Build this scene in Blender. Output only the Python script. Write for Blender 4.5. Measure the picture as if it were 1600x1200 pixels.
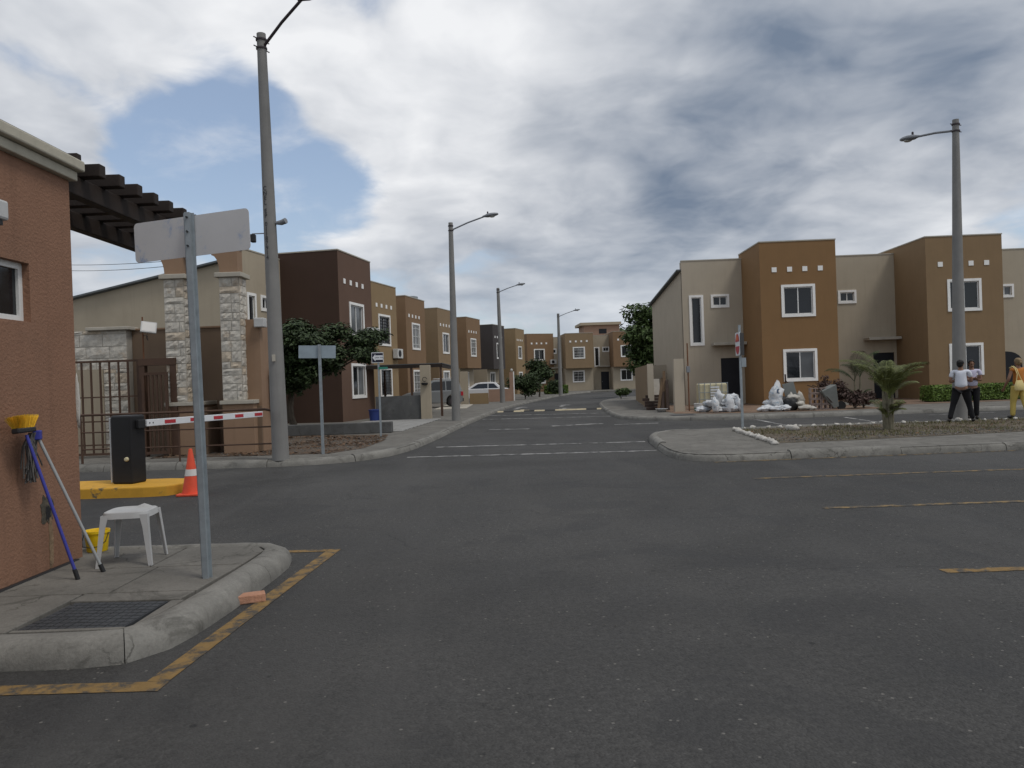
import bpy, bmesh, math, random
from mathutils import Vector, Matrix, Euler, noise as mnoise
R = math.radians
PI = math.pi
random.seed(7)
scn = bpy.context.scene
for o in list(bpy.data.objects):
    bpy.data.objects.remove(o)
col = scn.collection

# ------------------------------------------------------------------ camera
CAM = Vector((0, 0, 1.6)); FPX = 1200.0
cam_m = Matrix.Rotation(R(90 - 0.24), 4, 'X') @ Matrix.Rotation(R(-2.0), 4, 'Z')
cd = bpy.data.cameras.new('camera'); cd.lens = 27.0; cd.sensor_width = 36.0
cd.clip_start = 0.05; cd.clip_end = 3000
cam = bpy.data.objects.new('camera', cd); col.objects.link(cam)
cam.matrix_world = Matrix.Translation(CAM) @ cam_m
scn.camera = cam
scn.render.resolution_x = 1024; scn.render.resolution_y = 768

def ray(px, py):
    return cam_m.to_3x3() @ Vector(((px - 800) / FPX, (600 - py) / FPX, -1))
def gp(px, py, z=0.0):            # survey: where the line of sight meets the level z
    d = ray(px, py); return CAM + d * ((z - CAM.z) / d.z)
def dp(px, py, Y):                # survey: where it meets the distance Y
    d = ray(px, py); return CAM + d * (Y / d.y)

# ------------------------------------------------------------------ node helper
class NT:
    def __init__(s, tree): s.t = tree; s.n = tree.nodes; s.l = tree.links
    def new(s, typ, **kw):
        nd = s.n.new(typ)
        for k, v in kw.items(): setattr(nd, k, v)
        return nd
    def put(s, sock, v):
        if isinstance(v, bpy.types.NodeSocket): s.l.new(v, sock)
        elif v is not None: sock.default_value = v
    def math(s, op, a, b=None, c=None, clamp=False):
        nd = s.new('ShaderNodeMath', operation=op); nd.use_clamp = clamp
        for i, v in enumerate((a, b, c)):
            if v is not None: s.put(nd.inputs[i], v)
        return nd.outputs[0]
    def vmath(s, op, a, b=None, scale=None):
        nd = s.new('ShaderNodeVectorMath', operation=op)
        s.put(nd.inputs[0], a)
        if b is not None: s.put(nd.inputs[1], b)
        if scale is not None: s.put(nd.inputs['Scale'], scale)
        return nd.outputs['Value'] if op in ('DOT_PRODUCT', 'LENGTH', 'DISTANCE') else nd.outputs['Vector']
    def noise(s, vec, scale, detail=4, rough=.55, dist=0.0, color=False, lac=2.0):
        nd = s.new('ShaderNodeTexNoise'); s.put(nd.inputs['Vector'], vec)
        nd.inputs['Scale'].default_value = scale; nd.inputs['Detail'].default_value = detail
        nd.inputs['Roughness'].default_value = rough; nd.inputs['Distortion'].default_value = dist
        nd.inputs['Lacunarity'].default_value = lac
        return nd.outputs['Color' if color else 'Fac']
    def ramp(s, fac, lo, hi, smooth=True, a=0.0, b=1.0):
        nd = s.new('ShaderNodeMapRange'); nd.interpolation_type = 'SMOOTHSTEP' if smooth else 'LINEAR'
        nd.clamp = True if hasattr(nd, 'clamp') else None
        s.put(nd.inputs['Value'], fac)
        nd.inputs['From Min'].default_value = lo; nd.inputs['From Max'].default_value = hi
        nd.inputs['To Min'].default_value = a; nd.inputs['To Max'].default_value = b
        return nd.outputs['Result']
    def mix(s, fac, a, b, blend='MIX'):
        nd = s.new('ShaderNodeMix', data_type='RGBA', blend_type=blend)
        s.put(nd.inputs['Factor'], fac)
        s.put(nd.inputs['A'] if False else nd.inputs[6], a if isinstance(a, bpy.types.NodeSocket) else (*a[:3], 1))
        s.put(nd.inputs[7], b if isinstance(b, bpy.types.NodeSocket) else (*b[:3], 1))
        return nd.outputs[2]

# ------------------------------------------------------------------ world: sky with broken cloud
SUN_EL, SUN_AZ = 60.0, 125.0      # azimuth clockwise from the view direction (+Y)
world = bpy.data.worlds.new('World'); scn.world = world; world.use_nodes = True
def build_sky():
    t = NT(world.node_tree); t.n.clear()
    out = t.new('ShaderNodeOutputWorld'); bg = t.new('ShaderNodeBackground')
    sky = t.new('ShaderNodeTexSky', sky_type='NISHITA'); sky.sun_disc = False
    sky.sun_elevation = R(SUN_EL); sky.sun_rotation = R(SUN_AZ); sky.air_density = 1.0; sky.dust_density = 1.6; sky.ozone_density = 1.2
    tc = t.new('ShaderNodeTexCoord'); d = t.vmath('NORMALIZE', tc.outputs['Generated'])
    sep = t.new('ShaderNodeSeparateXYZ'); t.l.new(d, sep.inputs[0])
    z = t.math('ADD', t.math('MAXIMUM', sep.outputs[2], 0.0), 0.24)
    cmb = t.new('ShaderNodeCombineXYZ')
    t.put(cmb.inputs[0], t.math('DIVIDE', sep.outputs[0], z)); t.put(cmb.inputs[1], t.math('DIVIDE', sep.outputs[1], z))
    q = cmb.outputs[0]
    w = t.vmath('SCALE', t.vmath('SUBTRACT', t.noise(q, 2.6, 2, .5, color=True), (.5, .5, .5)), scale=.22)
    q2 = t.vmath('ADD', q, w)
    n1 = t.noise(q2, 1.7, 7, .54)
    n1b = t.noise(t.vmath('ADD', q2, (.085, -.06, 0)), 1.7, 5, .54)      # the same billows, a step towards the sun
    n2 = t.noise(t.vmath('ADD', q, (3.1, 7.7, 0)), .9, 4, .5)
    def blob(px, py, rad):
        c = ray(px, py).normalized()
        return t.ramp(t.vmath('DOT_PRODUCT', d, tuple(c)), math.cos(R(rad)), 1.0)
    cov = n1
    for px, py, rad, amp in SKY_GAPS:
        cov = t.math('MULTIPLY_ADD', blob(px, py, rad), amp, cov)
    mask = t.ramp(cov, .35, .50)
    shade = n2
    for px, py, rad, amp in SKY_DARK:
        shade = t.math('MULTIPLY_ADD', blob(px, py, rad), amp, shade)
    shade = t.math('MULTIPLY_ADD', t.math('SUBTRACT', n1b, n1), 1.8, shade)
    shade = t.math('MULTIPLY_ADD', t.math('SUBTRACT', n1, .5), .25, shade)
    sh = t.ramp(shade, .12, 1.10, smooth=False)
    ccol = t.mix(sh, (.80, .81, .83), (.16, .205, .28))
    ccol = t.mix(t.ramp(sep.outputs[2], .0, .22, a=.55, b=0), ccol, (.50, .56, .63))
    skyc = t.vmath('SCALE', sky.outputs[0], scale=SKY_STRENGTH)
    haze = t.ramp(sep.outputs[2], 0.0, .30, a=.6, b=.30)
    skyc = t.mix(haze, skyc, (.44, .50, .59))
    wisp = t.ramp(t.noise(t.vmath('ADD', q2, (1.3, 5.2, 0)), 3.0, 6, .6), .46, .74, a=0, b=.6)
    skyc = t.mix(wisp, skyc, (.66, .69, .74))
    t.l.new(t.mix(mask, skyc, ccol), bg.inputs['Color'])
    bg.inputs['Strength'].default_value = 1.0
    t.l.new(bg.outputs[0], out.inputs[0])
SKY_STRENGTH = 0.13
SKY_GAPS = [(250, 215, 11, -.22), (400, 300, 10, -.17), (300, 130, 7, -.10), (40, 250, 6, .24), (660, 160, 10, .12), (250, 0, 9, .22), (470, 60, 5, .08),
            (1150, 190, 24, .26), (860, 330, 5, -.06), (820, 500, 9, -.05)]
SKY_DARK = [(1250, 200, 17, .36), (980, 260, 10, .24), (1560, 160, 9, .18), (1050, 370, 9, .02), (600, 120, 15, -.17), (200, 40, 10, -.15), (1400, 330, 7, -.15), (480, 370, 8, -.15), (760, 430, 9, .14), (900, 520, 9, .06), (1150, 330, 8, -.03), (650, 470, 6, .08)]
build_sky()
sl = bpy.data.lights.new('sun', 'SUN'); sl.energy = 1.3; sl.angle = R(14); sl.color = (1.0, .96, .90)
sun = bpy.data.objects.new('sun', sl); col.objects.link(sun)
sd = Vector((math.sin(R(SUN_AZ)) * math.cos(R(SUN_EL)), math.cos(R(SUN_AZ)) * math.cos(R(SUN_EL)), math.sin(R(SUN_EL))))
sun.rotation_euler = sd.to_track_quat('Z', 'Y').to_euler()
vs = scn.view_settings; vs.view_transform = 'Standard'; vs.look = 'None'; vs.gamma = 1; vs.use_curve_mapping = False; vs.exposure = 0.14

# ------------------------------------------------------------------ materials
MATS = {}
def mat(name, c, rough=.85, var=.18, vs=2.5, bump=.15, bs=70, streak=0.0, stain=0.0, stain_c=None, metal=0.0, spec=.3, island=0.0, speck=0.0, wear=None, wear_lo=.5, wear_hi=.6, wear_s=6, alpha=None):
    m = bpy.data.materials.new(name); m.use_nodes = True; MATS[name] = m
    t = NT(m.node_tree); b = t.n['Principled BSDF']
    tc = t.new('ShaderNodeTexCoord'); P = tc.outputs['Object']
    c = tuple(c)
    n = t.noise(P, vs, 6, .6)
    f = t.ramp(n, .25, .75, smooth=False, a=1 - var, b=1 + var)
    cc = t.vmath('SCALE', c, scale=f)
    if island:
        g = t.new('ShaderNodeNewGeometry')
        cc = t.vmath('SCALE', cc, scale=t.ramp(g.outputs['Random Per Island'], 0, 1, smooth=False, a=1 - island, b=1 + island))
    if stain:
        s = t.ramp(t.noise(P, vs * .45, 7, .65, .4), .5, .72)
        cc = t.mix(t.math('MULTIPLY', s, stain), cc, stain_c or tuple(x * .45 for x in c))
    if streak:
        mp = t.vmath('MULTIPLY', P, (5.0, 5.0, .35))
        s = t.ramp(t.noise(mp, 1.4, 5, .6), .48, .78)
        cc = t.mix(t.math('MULTIPLY', s, streak), cc, tuple(x * .5 for x in c))
    if speck:
        s = t.noise(P, 130, 2, .5)
        cc = t.vmath('SCALE', cc, scale=t.ramp(s, .3, .7, smooth=False, a=1 - speck, b=1 + speck))
    if wear:
        s = t.ramp(t.noise(P, wear_s, 8, .68, .3), wear_lo, wear_hi)
        cc = t.mix(s, cc, wear)
    t.put(b.inputs['Base Color'], cc)
    b.inputs['Roughness'].default_value = rough; b.inputs['Metallic'].default_value = metal
    b.inputs['Specular IOR Level'].default_value = spec
    if bump:
        bp = t.new('ShaderNodeBump'); bp.inputs['Strength'].default_value = bump; bp.inputs['Distance'].default_value = .02
        t.put(bp.inputs['Height'], t.noise(P, bs, 4, .6)); t.l.new(bp.outputs[0], b.inputs['Normal'])
    return m

def asphalt_mat():
    m = bpy.data.materials.new('asphalt'); m.use_nodes = True; MATS['asphalt'] = m
    t = NT(m.node_tree); b = t.n['Principled BSDF']
    P = t.new('ShaderNodeNewGeometry').outputs['Position']
    big = t.noise(P, .16, 5, .55, .6); mid = t.noise(P, .9, 6, .6, .5); fine = t.noise(P, 22, 5, .7)
    v = t.new('ShaderNodeTexVoronoi'); t.put(v.inputs['Vector'], P); v.inputs['Scale'].default_value = 75
    f = t.math('ADD', t.ramp(big, .3, .7, a=.72, b=1.28), t.ramp(mid, .3, .72, a=-.16, b=.16))
    f = t.math('MULTIPLY', f, t.ramp(fine, .25, .75, smooth=False, a=.70, b=1.30))
    f = t.math('MULTIPLY', f, t.ramp(v.outputs['Color'], 0, 1, smooth=False, a=.72, b=1.28))
    cc = t.vmath('SCALE', (.0495, .048, .0455), scale=f)
    # oil and tyre marks, pale chips of stone
    oil = t.ramp(t.noise(t.vmath('MULTIPLY', P, (.5, 1.6, 1)), .8, 6, .7, .8), .62, .74)
    cc = t.mix(t.math('MULTIPLY', oil, .5), cc, (.018, .018, .019))
    dust = t.ramp(t.noise(t.vmath('ADD', P, (9, 4, 0)), .35, 7, .6, 1.0), .52, .74)
    cc = t.mix(t.math('MULTIPLY', dust, .35), cc, (.078, .074, .068))
    pat = t.ramp(t.noise(t.vmath('ADD', P, (31, 12, 0)), .55, 4, .5, 1.6), .56, .60)
    cc = t.mix(t.math('MULTIPLY', pat, .28), cc, (.030, .030, .031))
    trk = t.ramp(t.noise(t.vmath('MULTIPLY', P, (1.3, .12, 1)), .9, 5, .55, .5), .50, .68)
    cc = t.mix(t.math('MULTIPLY', trk, .42), cc, (.066, .064, .061))
    v2 = t.new('ShaderNodeTexVoronoi'); t.put(v2.inputs['Vector'], P); v2.inputs['Scale'].default_value = 14
    chip = t.math('MULTIPLY', t.ramp(v2.outputs['Distance'], .09, .15, a=1, b=0), t.ramp(v2.outputs['Color'], .58, .62))
    cc = t.mix(t.math('MULTIPLY', chip, .6), cc, (.20, .19, .17))
    v4 = t.new('ShaderNodeTexVoronoi'); t.put(v4.inputs['Vector'], t.vmath('ADD', P, (7.3, 2.1, 0))); v4.inputs['Scale'].default_value = 5
    spot = t.math('MULTIPLY', t.ramp(v4.outputs['Distance'], .06, .13, a=1, b=0), t.ramp(v4.outputs['Color'], .68, .72))
    cc = t.mix(t.math('MULTIPLY', spot, .7), cc, (.014, .014, .014))
    # hairline cracks
    v3 = t.new('ShaderNodeTexVoronoi', feature='DISTANCE_TO_EDGE'); v3.inputs['Scale'].default_value = .42
    t.put(v3.inputs['Vector'], t.vmath('ADD', P, t.vmath('SCALE', t.noise(P, 1.7, 5, .6, color=True), scale=.9)))
    crack = t.math('MULTIPLY', t.ramp(v3.outputs['Distance'], .003, .009, a=1, b=0), t.ramp(t.noise(P, .5, 3), .50, .6))
    cc = t.mix(t.math('MULTIPLY', crack, .22), cc, (.015, .015, .015))
    t.put(b.inputs['Base Color'], cc)
    t.put(b.inputs['Roughness'], t.ramp(mid, .3, .7, a=.78, b=.95)); b.inputs['Specular IOR Level'].default_value = .35
    bp = t.new('ShaderNodeBump'); bp.inputs['Strength'].default_value = .55; bp.inputs['Distance'].default_value = .012
    h = t.math('ADD', t.math('MULTIPLY', v.outputs['Distance'], -.8), fine); h = t.math('SUBTRACT', h, crack)
    t.put(bp.inputs['Height'], h); t.l.new(bp.outputs[0], b.inputs['Normal'])
asphalt_mat()

CONC = (.148, .140, .124)
def concrete_mat(name, c, var=.2):
    m = bpy.data.materials.new(name); m.use_nodes = True; MATS[name] = m
    t = NT(m.node_tree); b = t.n['Principled BSDF']
    P = t.new('ShaderNodeNewGeometry').outputs['Position']
    f = t.math('MULTIPLY', t.ramp(t.noise(P, 1.3, 7, .65, .5), .28, .72, a=1 - var, b=1 + var), t.ramp(t.noise(P, 45, 4, .65), .25, .75, smooth=False, a=.84, b=1.16))
    cc = t.vmath('SCALE', c, scale=f)
    st = t.ramp(t.noise(P, 2.6, 8, .74, .8), .50, .68)
    cc = t.mix(t.math('MULTIPLY', st, .62), cc, (.055, .052, .045))
    st2 = t.ramp(t.noise(t.vmath('ADD', P, (5, 5, 5)), 7, 6, .7), .6, .72)
    cc = t.mix(t.math('MULTIPLY', st2, .35), cc, (.235, .225, .20))
    v3 = t.new('ShaderNodeTexVoronoi', feature='DISTANCE_TO_EDGE'); v3.inputs['Scale'].default_value = .8
    t.put(v3.inputs['Vector'], t.vmath('ADD', P, t.vmath('SCALE', t.noise(P, 2.2, 5, .6, color=True), scale=.6)))
    crack = t.math('MULTIPLY', t.ramp(v3.outputs['Distance'], .003, .008, a=1, b=0), t.ramp(t.noise(P, .9, 3), .5, .58))
    cc = t.mix(t.math('MULTIPLY', crack, .6), cc, (.05, .048, .04))
    t.put(b.inputs['Base Color'], cc); b.inputs['Roughness'].default_value = .9; b.inputs['Specular IOR Level'].default_value = .25
    bp = t.new('ShaderNodeBump'); bp.inputs['Strength'].default_value = .35; bp.inputs['Distance'].default_value = .012
    t.put(bp.inputs['Height'], t.math('SUBTRACT', t.noise(P, 60, 5, .65), crack)); t.l.new(bp.outputs[0], b.inputs['Normal'])
concrete_mat('concrete', CONC); concrete_mat('kerb', (.185, .178, .16), .25); concrete_mat('concrete_dark', (.10, .10, .098))

mat('ground', (.13, .11, .07), var=.4, vs=.7)
mat('kiosk_wall', (.25, .135, .085), var=.10, vs=2, bump=.5, bs=38, streak=.28, stain=.25, stain_c=(.17, .11, .078))
mat('cornice', (.44, .41, .33), var=.12, streak=.35, bump=.2)
mat('block_a', (.225, .130, .058), var=.06, vs=1.2, bump=.12, streak=.10)
mat('block_b', (.232, .155, .084), var=.06, vs=1.2, bump=.12, streak=.14)
mat('greige', (.42, .365, .285), var=.06, vs=1.0, bump=.12, streak=.16)
mat('greige_b', (.395, .34, .258), var=.06, vs=1.0, bump=.12, streak=.18)
mat('house_dark_shaded', (.055, .031, .021), var=.08, vs=1.0, bump=.12, streak=.12)  # shaded copy of the chocolate brown, the near side's shade in the colour
mat('house_dark_lit', (.125, .075, .052), var=.08, vs=1.0, bump=.12, streak=.12)  # lit copy of the same brown, for the street front
mat('tan', (.255, .18, .098), var=.07, vs=1.0, streak=.14)
mat('tan_b', (.215, .135, .075), var=.07, vs=1.0, streak=.14)
mat('tan_c', (.24, .17, .10), var=.07, vs=1.0, streak=.14)
mat('char', (.06, .052, .050), var=.07, vs=1.0, streak=.1)
mat('beige', (.37, .315, .235), var=.07, vs=.9, streak=.15, stain=.15)
mat('pink_wall', (.33, .215, .155), var=.08, vs=1.0, streak=.15)
mat('gate_wall', (.185, .13, .088), var=.09, vs=1.2, streak=.22, bump=.2)
mat('gate_wall_light', (.27, .175, .112), var=.09, vs=1.2, streak=.2, bump=.2)
mat('white_trim', (.82, .81, .78), rough=.6, var=.06, streak=.18, bump=.05)
mat('white_frame', (.70, .70, .68), rough=.4, var=.03, bump=0)
mat('cap', (.40, .37, .31), var=.15, streak=.3)
mat('roof_metal', (.11, .12, .125), rough=.55, var=.2, bump=.05)
mat('stone_l', (.50, .47, .41), var=.28, vs=7, bump=.9, bs=16, stain=.5, stain_c=(.40, .27, .15))
mat('stone_m', (.48, .45, .395), var=.28, vs=7, bump=.9, bs=16, stain=.6, stain_c=(.30, .22, .14))
mat('stone_d', (.47, .40, .31), var=.3, vs=7, bump=.9, bs=16, stain=.5, stain_c=(.42, .38, .33))
mat('mortar', (.38, .355, .31), var=.2)
mat('wood_dark', (.024, .016, .012), rough=.7, var=.3, vs=4, bump=.2, streak=.2)
mat('brown_steel', (.075, .042, .027), rough=.6, var=.2, vs=5, bump=.05)
mat('rust_steel', (.16, .07, .035), rough=.8, var=.3, vs=8)
mat('galv', (.30, .335, .355), rough=.5, var=.18, vs=9, bump=.08, bs=30, metal=.35, stain=.35, stain_c=(.14, .16, .18))
mat('sign_back', (.58, .58, .58), rough=.5, var=.06, vs=3, bump=.03, wear=(.26, .35, .52), wear_lo=.54, wear_hi=.70, wear_s=4)
mat('sign_back_blue', (.30, .36, .40), rough=.45, var=.15, vs=5, bump=.03)
mat('pole_concrete', (.215, .21, .20), rough=.9, var=.14, vs=1.6, bump=.25, bs=50, streak=.35, stain=.25)
mat('lamp_grey', (.20, .21, .225), rough=.5, var=.1, bump=0)
mat('lamp_dark', (.045, .035, .04), rough=.5, var=.1, bump=0)
mat('lens', (.45, .45, .42), rough=.2, var=.02, bump=0)
mat('black_paint', (.014, .014, .015), rough=.45, var=.15, bump=.03, vs=5)
mat('black_plastic', (.02, .02, .021), rough=.5, var=.1, bump=.03)
mat('silver', (.45, .46, .47), rough=.4, var=.06, bump=0, metal=.5)
mat('yellow_paint', (.56, .30, .035), rough=.75, var=.14, vs=4, bump=.2, wear=(.14, .11, .06), wear_lo=.58, wear_hi=.66, wear_s=4)
mat('road_yellow', (.22, .138, .05), rough=.85, var=.2, vs=6, bump=.3, wear=(.06, .056, .05), wear_lo=.44, wear_hi=.62, wear_s=8)
mat('road_yellow_faint', (.25, .17, .07), rough=.85, var=.2, vs=6, bump=.3, wear=(.055, .053, .05), wear_lo=.36, wear_hi=.58, wear_s=7)
mat('road_white', (.36, .355, .34), rough=.85, var=.2, vs=6, bump=.3, wear=(.06, .059, .058), wear_lo=.40, wear_hi=.60, wear_s=4)
mat('hump_black', (.03, .03, .03), rough=.8, var=.25)
mat('hump_yellow', (.42, .36, .24), rough=.8, var=.2, wear=(.10, .09, .07), wear_lo=.58, wear_hi=.7)
mat('red_paint', (.42, .035, .045), rough=.5, var=.08, bump=0)
mat('white_paint', (.66, .68, .70), rough=.4, var=.05, bump=0)
mat('cone_orange', (.68, .085, .04), rough=.55, var=.15, vs=5, bump=.03, stain=.25, stain_c=(.38, .06, .035))
mat('reflective', (.60, .58, .55), rough=.4, var=.1, bump=0)
mat('plastic_white', (.46, .46, .45), rough=.42, var=.07, vs=6, bump=.03, stain=.3, stain_c=(.42, .41, .385))
mat('plastic_yellow', (.78, .52, .012), rough=.45, var=.05, bump=0, stain=.15)
mat('bristle', (.74, .46, .04), rough=.8, var=.2, vs=20, island=.25)
mat('blue_handle', (.045, .05, .28), rough=.4, var=.1, bump=0)
mat('grey_handle', (.30, .31, .31), rough=.45, var=.1, bump=0)
mat('mop_grey', (.10, .095, .09), rough=.95, var=.3, island=.4)
mat('brick', (.42, .22, .14), var=.2, vs=14, bump=.5, bs=60, stain=.3, stain_c=(.30, .20, .15))
mat('iron', (.050, .053, .057), rough=.6, var=.25, vs=8, bump=.2, metal=.2)
mat('glass', (.012, .014, .017), rough=.06, var=.1, bump=0, spec=.5)
mat('glass_blind_reflect', (.10, .105, .11), rough=.12, var=.15, bump=0, spec=.5)  # pale panes: drawn curtains, and a painted reflection upstairs in the chocolate house
mat('grille_black', (.015, .015, .016), rough=.5, var=.1, bump=0)
mat('grille_white', (.60, .60, .58), rough=.5, var=.1, bump=0)
mat('door_dark', (.012, .013, .017), rough=.5, var=.2, bump=.05)
mat('ac_white', (.55, .55, .53), rough=.5, var=.06, bump=0)
mat('litter', (.095, .068, .047), var=.35, vs=5, bump=.5, bs=25)
mat('leaf_dry', (.105, .062, .036), rough=.9, var=.3, island=.5)
mat('leaf', (.052, .082, .022), rough=.6, var=.3, vs=1.2, bump=0, island=.45)
mat('leaf_dark', (.034, .054, .018), rough=.6, var=.3, vs=1.2, bump=0, island=.45)
mat('leaf_hedge', (.085, .135, .022), rough=.65, var=.2, bump=0, island=.4)
mat('leaf_palm', (.105, .12, .035), rough=.55, var=.25, bump=0, island=.4)
mat('leaf_red', (.07, .042, .034), rough=.6, var=.3, bump=0, island=.5)
mat('bark', (.10, .08, .06), rough=.95, var=.3, vs=6, bump=.6, bs=20)
mat('palm_stem', (.16, .145, .10), rough=.9, var=.3, vs=9, bump=.3)
mat('grass', (.12, .115, .05), rough=.9, var=.3, bump=0, island=.45)
mat('bed_soil', (.10, .08, .056), var=.35, vs=2.2, bump=.6, bs=30, stain=.6, stain_c=(.07, .075, .035))
mat('gravel', (.12, .112, .10), var=.3, vs=5, island=.4)
mat('yard_soil', (.19, .125, .085), var=.3, vs=2.0, bump=.4, stain=.5, stain_c=(.25, .22, .18))
mat('tile_floor', (.27, .265, .25), rough=.6, var=.15, vs=3)
mat('terracotta', (.17, .115, .082), rough=.8, var=.15)
mat('whitewash', (.48, .46, .42), var=.14, vs=8, bump=.3)
mat('sack_white', (.56, .57, .58), rough=.75, var=.08, vs=7, bump=.3, bs=12, wear=(.34, .40, .45), wear_lo=.55, wear_hi=.60, wear_s=6, stain=.5, stain_c=(.30, .26, .21))
mat('print_blue', (.05, .09, .16), rough=.8, var=.2, bump=0)
mat('sack_cream', (.42, .40, .355), rough=.8, var=.12, vs=7, bump=.3, bs=12)
mat('tote', (.55, .50, .33), rough=.5, var=.08, bump=.03)
mat('bucket_green', (.06, .16, .11), rough=.5, var=.1, bump=0)
mat('blue_plastic', (.022, .04, .16), rough=.45, var=.1, bump=0)
mat('purple_plastic', (.17, .10, .36), rough=.5, var=.15, bump=.2, bs=8)
mat('timber', (.13, .085, .05), var=.3, vs=5, bump=.4)
mat('timber_dark', (.045, .03, .024), var=.3, vs=5, bump=.4)
mat('grey_sheet', (.17, .18, .17), rough=.6, var=.15)
mat('block_pile', (.26, .20, .175), var=.2, vs=8, bump=.3)
mat('car_silver', (.20, .205, .205), rough=.3, var=.03, bump=0, metal=.35, spec=.5)
mat('car_white', (.66, .66, .66), rough=.25, var=.03, bump=0, spec=.5)
mat('tyre', (.018, .018, .018), rough=.85, var=.1)
mat('tail_red', (.35, .02, .03), rough=.25, var=.05, bump=0)
mat('skin', (.23, .125, .08), rough=.6, var=.08, bump=0)
mat('hair', (.010, .009, .009), rough=.6, var=.3, bump=.3)
mat('hair_brown', (.22, .155, .085), rough=.65, var=.3, vs=25, bump=.4)
mat('shirt_white', (.62, .64, .70), rough=.85, var=.05, bump=.2, bs=14)
mat('shirt_lilac', (.55, .53, .66), rough=.85, var=.05, bump=.2, bs=14)
mat('trousers_black', (.012, .012, .014), rough=.85, var=.15, bump=.2, bs=10)
mat('top_orange', (.42, .155, .03), rough=.85, var=.12, bump=.2, bs=12)
mat('trousers_yellow', (.60, .46, .13), rough=.85, var=.07, bump=.2, bs=10)
mat('bag_cream', (.66, .54, .24), rough=.6, var=.08, bump=.1)
mat('shoe', (.02, .018, .016), rough=.5, var=.1, bump=0)
mat('letter', (.045, .045, .05), rough=.9, var=.1, bump=0)
mat('sign_black', (.012, .012, .03), rough=.4, var=.05, bump=0)
mat('sign_green', (.03, .20, .15), rough=.4, var=.05, bump=0)
mat('sign_orange', (.70, .17, .04), rough=.5, var=.05, bump=0)
mat('wire', (.03, .03, .03), rough=.7, var=.1, bump=0)

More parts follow.
